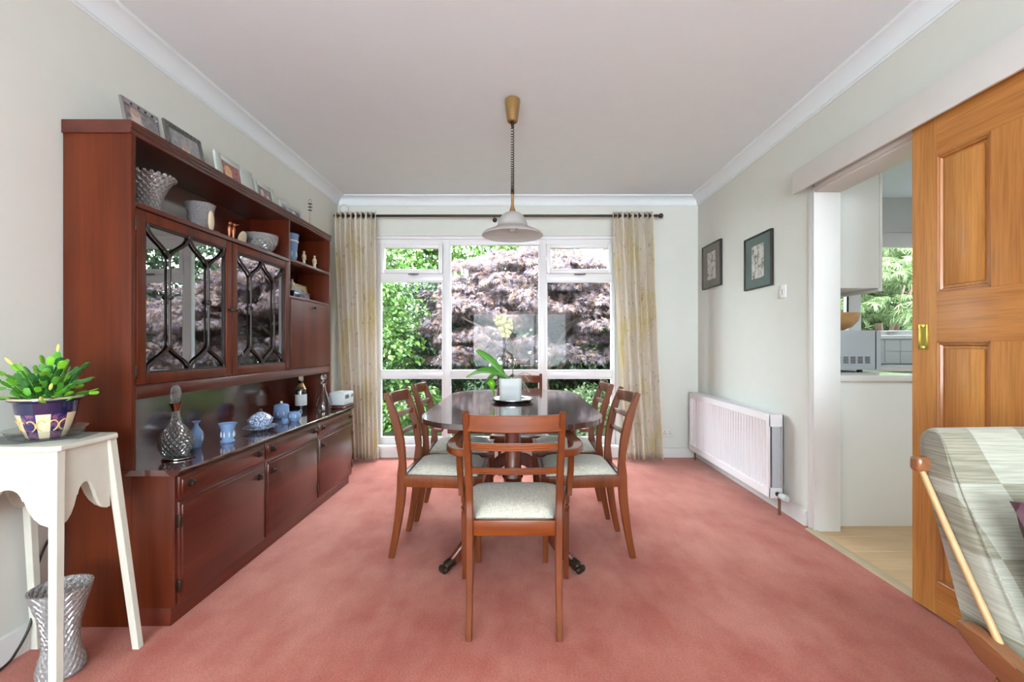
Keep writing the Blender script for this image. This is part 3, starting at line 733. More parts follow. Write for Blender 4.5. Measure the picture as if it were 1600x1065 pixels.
t = disc_thing('trinket_dish', 'pale leaf-shaped dish leaning on the wavy crystal bowl', 'dish', (-1.515, 2.235, bz + .05), .020, .05, 'ivory', (.35, .2, 0))
MB().box(-1.535, -1.495, 2.235, 2.27, bz, bz + .006, .002).build('stand', M['mahog'], t)
t = thing('bird_ornament', 'pair of small copper coloured birds standing on the top shelf', 'ornament', (-1.56, 2.46, bz))
for dy in (-.016, .018):
    b = MB(); b.lathe(flare([(.014, 0), (.006, .02), (.009, .05), (.011, .07), (.006, .085)], 4), (-1.56, 2.46 + dy, bz), 12)
    b.ball((-1.555, 2.46 + dy, bz + .095), .010, 10, 8); b.tube([(-1.55, 2.46 + dy * 1.4, bz + .097), (-1.54, 2.46 + dy * 2.2, bz + .102)], [.004, .001], 6)
    b.build('bird', M['copper_o'] if 'copper_o' in M else M['copper'], t)
# end section: blue planter, figurines
def reliefs(t, c, r, z, n, mat='jasperwhite', s=.008, h=.02):
    for i in range(n):
        a = 2 * PI * i / n; rad = r(z) if callable(r) else r
        b = MB(); b.ball((c[0] + rad * math.cos(a), c[1] + rad * math.sin(a), z), (s * .8, s * .8, h), 8, 6)
        b.ball((c[0] + rad * math.cos(a), c[1] + rad * math.sin(a), z + h * 1.15), s * .5, 6, 5); b.build('relief', M[mat], t)
def jasper(name, label, cat, loc, ctrl, thick=.005, rel=None, band=None, n=36, k=5):
    t = thing(name, label, cat, loc); o = flare(ctrl, k)
    inner = [(max(r - thick, .002), z + thick * (1 if i == 0 else 0)) for i, (r, z) in enumerate(o)]
    b = MB(); b.lathe([(r, z + loc[2]) for r, z in o + list(reversed(inner))], (loc[0], loc[1], 0), n); b.build('body', M['bluejasper'], t)
    if rel: reliefs(t, loc, rel[0], loc[2] + rel[1], rel[2], s=rel[3], h=rel[4])
    if band:
        b = MB(); b.lathe([(band[0], band[1]), (band[0] + .003, band[1] + .003), (band[0] + .003, band[2] - .003), (band[0], band[2])], (loc[0], loc[1], loc[2]), n); b.build('band', M['jasperwhite'], t)
    return t
jasper('blue_planter', 'tall pale blue stoneware planter with white relief figures in the end shelf', 'planter', (-1.58, 3.11, 1.647), [(.045, 0), (.05, .02), (.056, .10), (.062, .17), (.066, .19)], rel=(.051, .055, 9, .007, .022), band=(.0605, .135, .147))
def figurine(x, y, z, h, label, mat='ivory'):
    t = thing('figurine', label, 'figurine', (x, y, z), 'small white figurines in the end shelf')
    b = MB(); b.lathe([(.022, 0), (.022, .012), (.016, .016)], (x, y, z), 16); b.build('plinth', M['porcelain'], t)
    b = MB(); b.lathe(flare([(.014, .015), (.010, h * .3), (.013, h * .5), (.016, h * .66), (.010, h * .78), (.006, h * .82)], 4), (x, y, z), 14, ell=(1, .8))
    b.ball((x, y, z + h * .9), (h * .075, h * .07, h * .095), 10, 8); b.tube([(x, y - .013, z + h * .7), (x + .012, y - .018, z + h * .5), (x + .016, y, z + h * .48)], [.005, .004, .004], 6)
    b.build('figure', M[mat], t); return t
figurine(-1.56, 3.29, 1.647, .115, 'small ivory figure next to the blue planter'); figurine(-1.56, 3.46, 1.647, .115, 'small ivory figure at the far end of the blue planter shelf')
t = thing('book_box', 'small dark blue box lying on the shelf below the planter', 'box', (-1.55, 3.14, 1.404))
MB().box(-1.60, -1.50, 3.03, 3.25, 1.404, 1.438, .003).build('body', M['navy'], t); MB().box(-1.602, -1.498, 3.028, 3.252, 1.438, 1.446, .002).build('lid', M['navy'], t)
figurine(-1.55, 3.10, 1.446, .085, 'tiny white figure standing on the dark blue box')
def photo_frame(name, label, y0, y1, z0, h, x, lean, fmat, border, picmat, stand=True, glassb=False, group=None, pad=None):
    """frame facing +x, leaning back by `lean`, standing at z0"""
    t = thing(name, label, 'picture frame', (x, (y0 + y1) / 2, z0), group)
    def tr(b):
        bmesh.ops.translate(b.bm, vec=(-x, 0, -z0), verts=b.bm.verts)
        bmesh.ops.rotate(b.bm, cent=(0, 0, 0), matrix=Matrix.Rotation(-lean, 3, 'Y'), verts=b.bm.verts)
        bmesh.ops.translate(b.bm, vec=(x, 0, z0), verts=b.bm.verts); return b
    bl, br, bt, bb = border
    f = MB()
    f.box(x - .012, x, y0, y0 + bl, z0, z0 + h, .002); f.box(x - .012, x, y1 - br, y1, z0, z0 + h, .002)
    f.box(x - .012, x, y0 + bl, y1 - br, z0, z0 + bb, .002); f.box(x - .012, x, y0 + bl, y1 - br, z0 + h - bt, z0 + h, .002)
    tr(f).build('frame', M[fmat], t)
    p = MB(); p.box(x - .010, x - .005, y0 + bl, y1 - br, z0 + bb, z0 + h - bt); tr(p).build('photograph', picmat, t)
    if pad: pad(t, tr)
    if stand:
        s = MB(); s.prism([(x - .014 - h * .72 * math.sin(lean), z0 + h * .7), (x - .014 - h * .42, z0), (x - .020 - h * .42, z0), (x - .020 - h * .72 * math.sin(lean), z0 + h * .7)], 'y', (y0 + y1) / 2 - .015, (y0 + y1) / 2 + .015); s.build('strut', M['bronze'], t)
    return t
TZ = 1.943; XP = -1.575
def rel(t_loc, x, y, z): return (x - t_loc[0], y - t_loc[1], z - t_loc[2])
def portrait(name, base, skin, cx, cz, s, extra=()):
    """head and shoulders as soft patches; coordinates are relative to the frame's foot"""
    bl = [((0, cx, cz - .055 * s), (1, .052 * s, .045 * s), extra[0] if extra else srgb(190, 180, 176)), ((0, cx, cz), (1, .024 * s, .030 * s), skin),
          ((0, cx, cz + .014 * s), (1, .024 * s, .018 * s), extra[1] if len(extra) > 1 else srgb(176, 150, 136))]
    return blobs(name, base, bl)
def holes(t, tr):
    for k in range(4):
        b = MB(); y = 1.875 + k * .036; b.lathe([(.005, 0), (.005, .0015), (.001, .002)], (XP, y, TZ + .134), 10, axis='x'); tr(b).build('stud', M['bronze'], t)
photo_frame('photo_frame', 'silver frame with studded top edge and a grey portrait on the cabinet top', 1.83, 2.02, TZ, .15, XP, .2, 'chrome', (.008, .008, .026, .006), portrait('print_one', srgb(96, 88, 94), srgb(204, 180, 172), -.03, .09, 1.1), pad=holes)
def filigree(t, tr):
    for k in range(9):
        b = MB(); b.ball((XP + .001, 2.07 + k * .026, TZ + .157), (.003, .009, .006), 8, 5); tr(b).build('filigree', M['pewter'], t)
    for k in range(5):
        for yy in (2.066, 2.284):
            b = MB(); b.ball((XP + .001, yy, TZ + .02 + k * .03), (.003, .006, .010), 8, 5); tr(b).build('filigree', M['pewter'], t)
photo_frame('photo_frame', 'dark pewter filigree frame, second from the near end of the cabinet top', 2.055, 2.295, TZ, .168, XP, .2, 'pewter', (.024, .024, .024, .015), portrait('print_two', srgb(140, 140, 144), srgb(214, 206, 200), .0, .065, 1.0), pad=filigree)
# curved glass frame
M['frameglass'] = plain('frosted_frame_glass', srgb(196, 208, 202), .15, coat=.6, var=.02)
photo_frame('photo_frame', 'wide glass frame holding a baby portrait on a red ground', 2.385, 2.72, TZ, .165, XP, .16, 'frameglass', (.05, .12, .03, .012),
            portrait('print_three', srgb(132, 40, 46), srgb(228, 184, 160), -.062, .075, 1.35, (srgb(222, 208, 200), srgb(214, 170, 120))))
photo_frame('photo_frame', 'white upright frame with a two-person portrait beside the red-ground frame', 2.745, 2.96, TZ, .148, XP, .2, 'frameglass', (.03, .03, .03, .012),
            blobs('print_four', srgb(120, 100, 104), [((0, -.03, .08), (1, .018, .024), srgb(214, 190, 176)), ((0, .03, .06), (1, .018, .024), srgb(214, 190, 176)), ((0, .02, .02), (1, .05, .03), srgb(220, 216, 214))]))
def twin(t, tr):
    b = MB(); b.box(XP - .011, XP + .001, 3.115, 3.135, TZ, TZ + .11); tr(b).build('middle_bar', M['frameglass'], t)
photo_frame('photo_frame', 'low white frame with two pictures near the far end of the cabinet top', 3.03, 3.33, TZ, .112, XP, .2, 'frameglass', (.02, .02, .022, .01),
            blobs('print_five', srgb(124, 124, 140), [((0, -.10, .05), (1, .015, .02), srgb(40, 40, 50)), ((0, .03, .05), (1, .028, .032), srgb(214, 206, 180)), ((0, .09, .06), (1, .03, .04), srgb(96, 92, 112))]), pad=twin)
t = thing('glass_ornament', 'slender clear glass ornament with dark rings at the cabinet end', 'ornament', (XP, 3.42, TZ))
MB().lathe([(.03, 0), (.03, .006), (.006, .014), (.005, .20), (.011, .222), (.001, .236)], (XP, 3.42, TZ), 16).build('stem', M['clear'], t)
for k in range(3): MB().lathe([(.003, .148 + k * .024), (.017, .150 + k * .024), (.003, .156 + k * .024)], (XP, 3.42, TZ), 14).build('ring', M['bronze'], t)
photo_frame('photo_frame', 'small gilt frame with a country view on the shelf above the flap', 3.27, 3.47, 1.404, .128, -1.60, .22, 'beech', (.014, .014, .014, .014),
            blobs('print_six', srgb(196, 190, 160), [((0, 0, .03), (1, .08, .03), srgb(110, 116, 84)), ((0, .03, .06), (1, .03, .03), srgb(130, 120, 100))]), stand=True)
# glasses behind the cabinet doors
def goblet(x, y, z, h, label):
    t = thing('goblet', label, 'glass', (x, y, z), 'stemmed glasses inside the glazed cabinet')
    MB().lathe([(.028, 0), (.028, .003), (.004, .008), (.004, h * .5), (.018, h * .56), (.03, h * .75), (.028, h), (.026, h), (.028, h * .75), (.016, h * .6), (.001, h * .57)], (x, y, z), 18).build('bowl', M['clear'], t)
    return t
for k, y in enumerate((1.95, 2.1, 2.25, 2.52, 2.66, 2.80)):
    goblet(-1.60 - .03 * (k % 2), y, 1.245, .15, 'clear stemmed glass on the middle shelf behind the glazed cabinet doors')
t = thing('whisky_decanter', 'square cut glass decanter on the floor of the glazed cabinet', 'decanter', (-1.6, 2.55, .923))
MB().lathe([(.045, 0), (.045, .12), (.015, .15), (.014, .18), (.02, .185), (.001, .187)], (-1.6, 2.55, .923), 8).build('body', M['clear'], t)

# sideboard top
cz = .602
# port decanter
dx, dy = -1.462, 1.935
t = thing('coaster', 'round silver coaster under the cut glass port decanter', 'coaster', (dx + .012, dy, cz))
MB().lathe([(.056, 0), (.060, .003), (.060, .006), (.054, .005), (.001, .005)], (dx + .012, dy, cz), 36).build('plate', M['chrome'], t)
t = thing('port_decanter', 'cut crystal decanter half full of dark port on the sideboard', 'decanter', (dx, dy, cz + .0065))
zb = cz + .0065
o = flare([(.036, 0), (.050, .012), (.063, .045), (.062, .075), (.046, .11), (.026, .135), (.016, .165), (.0135, .205)], 3)
md = diamond(.02, 1, 12); nO = len(o)
inner = [(max(r * .90 - .002, .002), z + (.012 if k == 0 else 0)) for k, (r, z) in enumerate(o)]
b = MB(); b.lathe([(r, z) for r, z in o + list(reversed(inner))], (dx, dy, zb), 28, lambda i, j, a: md(i, j, a) if j < nO else 1)
b.build('body', M['decanter'], t, angle=12)
liq = [(.001, .013)] + [(r * .895 - .002, z) for r, z in o if .011 < z < .082] + [(.050, .0835), (.001, .084)]
MB().lathe(liq, (dx, dy, zb), 28).build('port', M['wine'], t)
MB().lathe([(.0145, .192), (.016, .205), (.024, .224), (.025, .227), (.022, .227), (.015, .21), (.0115, .194)], (dx, dy, zb), 28).build('silver_collar', M['copper_s'] if 'copper_s' in M else M['chrome'], t)
st = MB(); st.lathe(flare([(.007, .20), (.008, .222), (.012, .232), (.019, .255), (.019, .278), (.010, .298), (.001, .302)], 2), (dx, dy, zb), 12); st.build('stopper', M['decanter'], t, angle=5)
jasper('bud_vase', 'small slim-necked blue stoneware vase behind the port decanter', 'vase', (-1.507, 2.12, cz), [(.017, 0), (.020, .008), (.028, .04), (.027, .07), (.010, .10), (.009, .112), (.018, .124)], .004, rel=(.0275, .045, 3, .005, .012))
jasper('trumpet_vase', 'blue stoneware flared beaker vase with white reliefs in mid sideboard', 'vase', (-1.44, 2.245, cz), [(.030, 0), (.032, .008), (.025, .016), (.027, .05), (.033, .075), (.041, .094)], .004, rel=(.0285, .038, 8, .005, .013))
# tureen on stand
tx, ty = -1.458, 2.56
M['willow'] = (lambda: None)
def willow():
    m, nt, b = newmat('blue_and_white_china'); v = ocoord(nt)
    f = noise(nt, v, 110, 4, .7)
    link(nt, ramp(nt, f, [(.44, srgb(74, 110, 170)), (.5, srgb(170, 190, 214)), (.56, srgb(226, 230, 232))]), b.inputs['Base Color'])
    b.inputs['Roughness'].default_value = .12; b.inputs['Coat Weight'].default_value = .5; return m
M['willow'] = willow()
t = thing('tureen', 'blue and white china sauce tureen with lid on its own oval stand', 'tureen', (tx, ty, cz))
MB().lathe([(.001, .001), (.045, .001), (.05, .004), (.092, .020), (.094, .023), (.055, .012), (.001, .010)], (tx, ty, cz), 40, lambda i, j, a: 1 + (.04 if j in (3, 4) else 0) * math.cos(a * 8), ell=(.85, 1.1)).build('stand', M['willow'], t)
MB().lathe([(.028, .012), (.032, .014), (.030, .020), (.052, .030), (.066, .045), (.070, .060), (.074, .063), (.070, .065), (.062, .058)], (tx, ty, cz), 36, ell=(.85, 1.1)).build('bowl', M['willow'], t)
MB().lathe([(.067, .066), (.064, .070), (.050, .084), (.030, .096), (.012, .104), (.001, .105)], (tx, ty, cz), 36, ell=(.85, 1.1)).build('lid', M['willow'], t)
b = MB(); b.ball((tx, ty, cz + .112), (.008, .014, .010), 10, 8); b.build('finial', M['bronze'], t)
for s in (-1, 1):
    b = MB(); b.tube(spline([(tx, ty + s * .076, cz + .060), (tx, ty + s * .096, cz + .066), (tx, ty + s * .098, cz + .058), (tx, ty + s * .074, cz + .048)], 5), .004, 8); b.build('handle', M['willow'], t)
# lidded jar and creamer
jx, jy = -1.555, 2.97
t = jasper('lidded_jar', 'round blue stoneware biscuit jar with lid behind the creamer', 'jar', (jx, jy, cz), [(.036, 0), (.042, .008), (.046, .04), (.045, .07), (.043, .078)], .005, rel=(.045, .035, 8, .005, .013))
MB().lathe([(.045, .078), (.046, .083), (.036, .092), (.010, .098), (.001, .099)], (jx, jy, cz), 30).build('lid', M['bluejasper'], t)
b = MB(); b.ball((jx, jy, cz + .106), .008); b.build('finial', M['jasperwhite'], t)
kx, ky_ = -1.425, 2.875
t = jasper('creamer', 'small blue stoneware cream jug with loop handle near the counter edge', 'jug', (kx, ky_, cz), [(.026, 0), (.028, .006), (.038, .024), (.038, .042), (.031, .058)], .004, rel=(.0375, .032, 7, .004, .009))
b = MB(); b.tube(spline([(kx + .012, ky_ + .032, cz + .052), (kx + .018, ky_ + .052, cz + .062), (kx + .02, ky_ + .058, cz + .042), (kx + .014, ky_ + .036, cz + .022)], 5), .0038, 8); b.build('handle', M['bluejasper'], t)
jasper('salt_pot', 'tiny blue stoneware pot between the tureen and the creamer', 'pot', (-1.43, 2.77, cz), [(.012, 0), (.014, .004), (.018, .018), (.015, .032)], .003)
# wine bottle
bx, by = -1.60, 3.33
t = thing('wine_bottle', 'dark wine bottle with gold collar standing in the corner of the sideboard', 'bottle', (bx, by, cz))
MB().lathe([(.036, 0), (.038, .006), (.038, .145), (.034, .165), (.016, .195), (.014, .235)], (bx, by, cz), 24).build('body', M['bottle'], t)
MB().lathe([(.0405, .04), (.0405, .12)], (bx, by, cz), 24, capend=False).build('label', M['porcelain'], t)
MB().lathe([(.0375, .158), (.0185, .193), (.0165, .20)], (bx, by, cz), 24, capend=False).build('collar', M['gold'], t)
MB().lathe([(.0155, .22), (.0165, .222), (.0165, .25), (.001, .251)], (bx, by, cz), 20).build('cork', M['ivory'], t)
# clear decanter
ex, ey = -1.433, 3.325
t = thing('glass_decanter', 'tall clear bell-shaped decanter, empty, at the far end of the sideboard', 'decanter', (ex, ey, cz))
o = flare([(.045, .0), (.052, .008), (.050, .05), (.035, .10), (.018, .15), (.012, .19), (.011, .205)], 4)
MB().lathe(o + [(max(r - .003, .002), z + (.008 if i == 0 else 0)) for i, (r, z) in reversed(list(enumerate(o)))], (ex, ey, cz), 36).build('body', M['clear'], t)
MB().lathe([(.009, .19), (.022, .206), (.022, .210), (.008, .212), (.007, .228)], (ex, ey, cz), 24).build('neck_ring', M['clear'], t)
b = MB(); b.ball((ex, ey, cz + .246), .020, 20, 14); b.build('stopper', M['clear'], t)
# clock radio on a wooden box
t = thing('wooden_box', 'thin wooden box under the clock radio', 'box', (-1.37, 3.49, cz))
MB().box(-1.425, -1.302, 3.405, 3.572, cz, cz + .022, .002).build('body', M['mahog_y'], t)
t = thing('clock_radio', 'white clock radio with small display on the sideboard end by the curtain', 'radio', (-1.37, 3.49, cz + .022))
rz = cz + .0225
M['radio'] = plain('white_radio_plastic', srgb(184, 190, 192), .4, var=.02); M['lcd'] = plain('grey_display', srgb(84, 96, 96), .2)
MB().box(-1.43, -1.315, 3.41, 3.60, rz + .004, rz + .098, .006).build('body', M['radio'], t)
MB().box(-1.316, -1.3125, 3.43, 3.50, rz + .05, rz + .08, .001).build('display', M['lcd'], t)
MB().lathe([(.012, 0), (.012, .006), (.001, .007)], (-1.315, 3.56, rz + .065), 16, axis='x').build('dial', M['chrome'], t)
for k in range(3): MB().box(-1.316, -1.311, 3.43 + k * .04, 3.45 + k * .04, rz + .02, rz + .03, .001).build('button', M['mwgrey'], t)
MB().box(-1.385, -1.345, 3.43, 3.47, rz + .098, rz + .106, .002).build('snooze_bar', M['radio'], t)
MB().box(-1.43, -1.315, 3.42, 3.59, rz, rz + .005, .001).build('base', M['black'], t)

# ------------------------------------------------------------------ dining table
cx = -.037
tb = thing('dining_table', 'extending mahogany dining table on twin pedestals in the room centre', 'table', (cx, 2.72, 0))
def outline(hw, y0, y1, r, n=12, p=2.35):
    pts = []
    for (sx, sy, a0) in ((1, 1, 0), (-1, 1, 1), (-1, -1, 2), (1, -1, 3)):
        for k in range(n + 1):
            t = k / n * PI / 2; c, s = math.cos(t) ** (2 / p), math.sin(t) ** (2 / p)
            if a0 in (1, 3): c, s = s, c
            X = (hw - r) + r * c; Yc = y1 - r + r * s if sy > 0 else y0 + r - r * s
            pts.append((cx + sx * X, Yc))
    out = []
    for q in pts:
        if not out or (abs(q[0] - out[-1][0]) + abs(q[1] - out[-1][1])) > 1e-4: out.append(q)
    return out
ol = outline(.442, 1.93, 3.50, .36)
def half(pts, lo, hi):
    r = [(x, min(max(y, lo), hi)) for x, y in pts]; out = []
    for q in r:
        if not out or (abs(q[0] - out[-1][0]) + abs(q[1] - out[-1][1])) > 1e-4: out.append(q)
    if abs(out[0][0] - out[-1][0]) + abs(out[0][1] - out[-1][1]) < 1e-4: out.pop()
    return out
for lo, hi in ((1.9, 2.798), (2.8, 3.6)):
    MB().prism(half(ol, lo, hi), 'z', .716, .740, .004).build('table_top', M['table'], tb)
b = MB()
for (a, c, d, e) in ((-.30, .30, 2.12, 2.135), (-.30, .30, 3.30, 3.315), (-.30, -.285, 2.12, 3.315), (.285, .30, 2.12, 3.315)): b.box(cx + a, cx + c, d, e, .668, .716, .002)
b.build('apron', M['table_leg'], tb)
for s in (-1, 1):
    for y in (2.06, 2.75, 3.36): MB().box(cx + s * .33 - .02, cx + s * .33 + .02, y - .02, y + .02, .690, .716, .003).build('slide_block', M['table_leg'], tb)
def pedestal(py, sgn):
    b = MB(); b.box(cx - .22, cx + .22, py - .05, py + .05, .672, .698, .004)
    b.lathe([(.03, .672), (.060, .668), (.060, .655), (.044, .645), (.042, .60), (.044, .42), (.050, .40), (.056, .385), (.048, .37), (.048, .25), (.054, .24), (.040, .215), (.018, .205), (.001, .20)], (cx, py, 0), 28)
    c = b.build('pedestal', M['table_leg'], tb)
    for dx_, dy_ in ((-.335, -.27 * sgn), (.335, -.27 * sgn), (0, .34 * sgn)):
        d = Vector((dx_, dy_, 0)); L = d.length; d.normalize(); side = d.cross(Vector((0, 0, 1)))
        P = lambda r, z: Vector((cx, py, 0)) + d * (r * L / .387) + Vector((0, 0, z))
        pth = spline([P(.03, .31), P(.09, .29), P(.16, .225), (P(.24, .12)), P(.31, .055), P(.345, .035)], 5)
        n = len(pth); MB().sweep(pth, lerpl([.040, .036, .034, .030], n), lerpl([.09, .078, .062, .040], n), side=side, ch=.35).build('leg', M['table_leg'], tb)
        q = MB(); q.tube([P(.325, .045), P(.345, .038), P(.365, .03)], [.021, .024, .022], 12)
        for k in (-1, -.33, .33, 1): q.ball(P(.376, .018) + side * (.016 * k), (.016, .016, .017), 8, 6)
        q.ball(P(.355, .028), (.024, .024, .025), 10, 8); q.build('claw_foot', M['bronze'], tb)
pedestal(2.42, 1); pedestal(3.08, -1)

# ------------------------------------------------------------------ dining chairs (local frame: faces +y, origin on the floor)
def stile_path(sx):
    return spline([(sx * .166, -.268, 0), (sx * .166, -.240, .14), (sx * .167, -.218, .30), (sx * .168, -.212, .42), (sx * .170, -.210, .50), (sx * .172, -.222, .60), (sx * .174, -.250, .72), (sx * .176, -.292, .838)], 5)
def make_chair(name, label, arms, group='ladder-back chairs round the dining table'):
    t = thing(name, label, 'chair', (0, 0, 0), group)
    fw = .235 if arms else .205
    for sx in (-1, 1):
        p = stile_path(sx); n = len(p)
        st = MB().sweep(p, lerpl([.022, .024, .026, .026, .026, .026, .024, .022], n), lerpl([.028, .036, .044, .046, .034, .042, .040, .022], n), side=(1, 0, 0), ch=.25)
        st.build('back_stile', M['chair'], t)
    def rail(zc, h, yb, bow, th, reed=False):
        y = yb; pts = [(-.168, y, zc), (-.09, y - bow * .75, zc), (0, y - bow, zc), (.09, y - bow * .75, zc), (.168, y, zc)]
        s = spline(pts, 4); r = MB()
        if not reed: r.sweep(s, [th] * len(s), [h] * len(s), side=(0, 1, 0), ch=.2)
        else:
            for k in (-1, 0, 1):
                r.sweep([p + Vector((0, 0, k * h / 3)) for p in s], [th] * len(s), [h / 3 + .0005] * len(s), side=(0, 1, 0), ch=.5)
        r.build('back_rail', M['chair_x'], t)
    rail(.797, .060, -.276, .030, .018); rail(.706, .026, -.246, .026, .018, True); rail(.612, .022, -.226, .024, .018, True)
    # seat rails
    MB().box(-.160, .160, -.222, -.200, .362, .42, .002).build('seat_rail', M['chair_x'], t)
    MB().box(-fw + .01, fw - .01, .176, .198, .362, .42, .002).build('seat_rail', M['chair_x'], t)
    for sx in (-1, 1):
        MB().prism([(sx * .158, -.21), (sx * .180, -.21), (sx * (fw + .006), .198), (sx * (fw - .018), .198)], 'z', .364, .422, .002).build('seat_rail', M['chair'], t)
        if arms:
            l = MB(); l.sweep([(sx * fw, .185, .42), (sx * fw, .185, .355)], .032, .032, side=(1, 0, 0)); l.lathe([(.012, .355), (.017, .348), (.011, .340), (.018, .330), (.018, .322), (.011, .314), (.014, .308)], (sx * fw, .185, 0), 14)
            l.sweep(spline([(sx * fw, .185, .31), (sx * fw, .180, .16), (sx * fw, .178, 0)], 4), lerpl([.03, .022], 9), lerpl([.032, .024], 9), side=(1, 0, 0)); l.build('front_leg', M['chair'], t)
        else:
            p = spline([(sx * fw, .184, .42), (sx * fw, .183, .30), (sx * fw, .180, .15), (sx * fw, .182, 0)], 4)
            MB().sweep(p, lerpl([.028, .026, .022], len(p)), lerpl([.038, .036, .028, .024], len(p)), side=(1, 0, 0)).build('front_leg', M['chair'], t)
    # drop-in seat pad
    b = MB(); nx, ny = 12, 12; V = []
    for j in range(ny + 1):
        v = j / ny; hw = .148 + (fw - .022 - .148) * v; row = []
        for i in range(nx + 1):
            u = i / nx * 2 - 1; e = max(0, 1 - abs(u) ** 6) * max(0, 1 - abs(2 * v - 1) ** 6)
            row.append(b.bm.verts.new((u * hw, -.190 + v * .364, .422 + .040 * e ** .6 - .0 + .006 * (1 - u * u) * (1 - (2 * v - 1) ** 2))))
        V.append(row)
    for j in range(ny):
        for i in range(nx): b.bm.faces.new((V[j][i], V[j][i + 1], V[j + 1][i + 1], V[j + 1][i]))
    bt = [b.bm.verts.new((q.co.x, q.co.y, .405)) for q in (V[0][0], V[0][nx], V[ny][nx], V[ny][0])]
    b.bm.faces.new(list(reversed(bt)))
    b.bm.faces.new([bt[0], bt[1]] + [V[0][i] for i in range(nx, -1, -1)]); b.bm.faces.new([bt[2], bt[3]] + [V[ny][i] for i in range(nx + 1)])
    b.bm.faces.new([bt[3], bt[0]] + [V[j][0] for j in range(ny + 1)]); b.bm.faces.new([bt[1], bt[2]] + [V[j][nx] for j in range(ny, -1, -1)])
    b.build('seat_pad', M['seat'], t, angle=60)
    if arms:
        for sx in (-1, 1):
            p = spline([(sx * .180, -.236, .678), (sx * .222, -.205, .676), (sx * .250, -.13, .674), (sx * .256, -.03, .674), (sx * .248, .06, .676), (sx * .236, .12, .684), (sx * .226, .155, .688)], 5); n = len(p)
            MB().sweep(p, lerpl([.030, .034, .040, .040, .036, .030, .022], n), lerpl([.026, .024, .022, .022, .024, .024, .018], n), side=(0, 0, 1), ch=.3).build('arm_rest', M['chair'], t) if False else \
            MB().sweep(p, lerpl([.030, .026, .026, .026, .028, .028, .020], n), lerpl([.026, .034, .040, .040, .034, .028, .020], n), side=(0, 0, 1), ch=.3).build('arm_rest', M['chair'], t)
            p = spline([(sx * .242, .085, .672), (sx * .250, .105, .60), (sx * .253, .14, .53), (sx * .250, .155, .46), (sx * .246, .155, .395)], 5)
            MB().sweep(p, lerpl([.022, .026, .026, .022], len(p)), lerpl([.030, .034, .040, .040], len(p)), side=(1, 0, 0)).build('arm_support', M['chair'], t)
    return t
ch0 = make_chair('dining_chair', 'ladder-back dining chair on the cabinet side, nearer the camera end of the table', False)
def place(t, x, y, rz):
    t.location = (x, y, 0); t.rotation_euler = (0, 0, rz)
place(ch0, -.382, 2.475, -PI / 2 - .02)
for lb, x, y, rz in (('ladder-back dining chair on the cabinet side, nearer the garden window', -.371, 2.97, -PI / 2 + .03),
                     ('ladder-back dining chair on the radiator side with arched back against the curtain', .305, 2.475, PI / 2 + .02),
                     ('ladder-back dining chair on the radiator side, nearer the garden window', .285, 3.0, PI / 2 - .02)):
    c = copy_tree(ch0); c['label'] = lb; place(c, x, y, rz)
c = copy_tree(ch0); c['label'] = 'dining chair at the window end of the table, mostly hidden by the orchid'; place(c, .0, 3.52, PI)
carver = make_chair('carver_chair', 'ladder-back armchair with pale seat at the near end of the table', True)
carver['category'] = 'armchair'; place(carver, -.02, 1.935, 0)

# tray, pot and orchid
tx, ty, tz = -.043, 2.76, .741
t = thing('silver_tray', 'round silver tray under the orchid pot on the dining table', 'tray', (tx, ty, tz))
MB().lathe([(.001, .001), (.112, .001), (.118, .006), (.134, .014), (.138, .015), (.138, .018), (.130, .017), (.114, .010), (.108, .006), (.001, .006)], (tx, ty, tz), 56).build('plate', M['chrome'], t)
pz = tz + .0075
pot = thing('orchid_pot', 'square-sided white ceramic pot holding the orchid', 'pot', (tx - .012, ty, pz))
px_ = tx - .012
b = MB(); b.prism(half(outline(.068, -.068, .068, .02, 5, 2.0), -9, 9), 'z', 0, .001) if False else None
def rr(h, r=.02, n=5):
    pts = []
    for k, (sx, sy) in enumerate(((1, 1), (-1, 1), (-1, -1), (1, -1))):
        for i in range(n + 1):
            a = (k + i / n) * PI / 2; pts.append((px_ + sx * (h - r) + r * math.cos(a), ty + sy * (h - r) + r * math.sin(a)))
    return pts
b = MB(); lv = [(.062, 0), (.066, .01), (.069, .13), (.069, .133), (.064, .133), (.062, .118)]
rings = [[b.bm.verts.new((p[0], p[1], pz + z)) for p in rr(h)] for h, z in lv]
for r0, r1 in zip(rings, rings[1:]):
    for i in range(len(r0)): b.bm.faces.new((r0[i], r0[(i + 1) % len(r0)], r1[(i + 1) % len(r0)], r1[i]))
b.bm.faces.new(list(reversed(rings[0]))); b.build('body', M['porcelain'], pot)
MB().prism(rr(.0625), 'z', pz + .10, pz + .119).build('compost', M['soil'], pot)
orc = thing('orchid', 'potted orchid with broad green leaves and one pale yellow bloom', 'plant', (px_, ty, pz + .12))
M['leaf_mid'] = plain('mid_green_leaf', srgb(84, 150, 48), .4, var=.2)
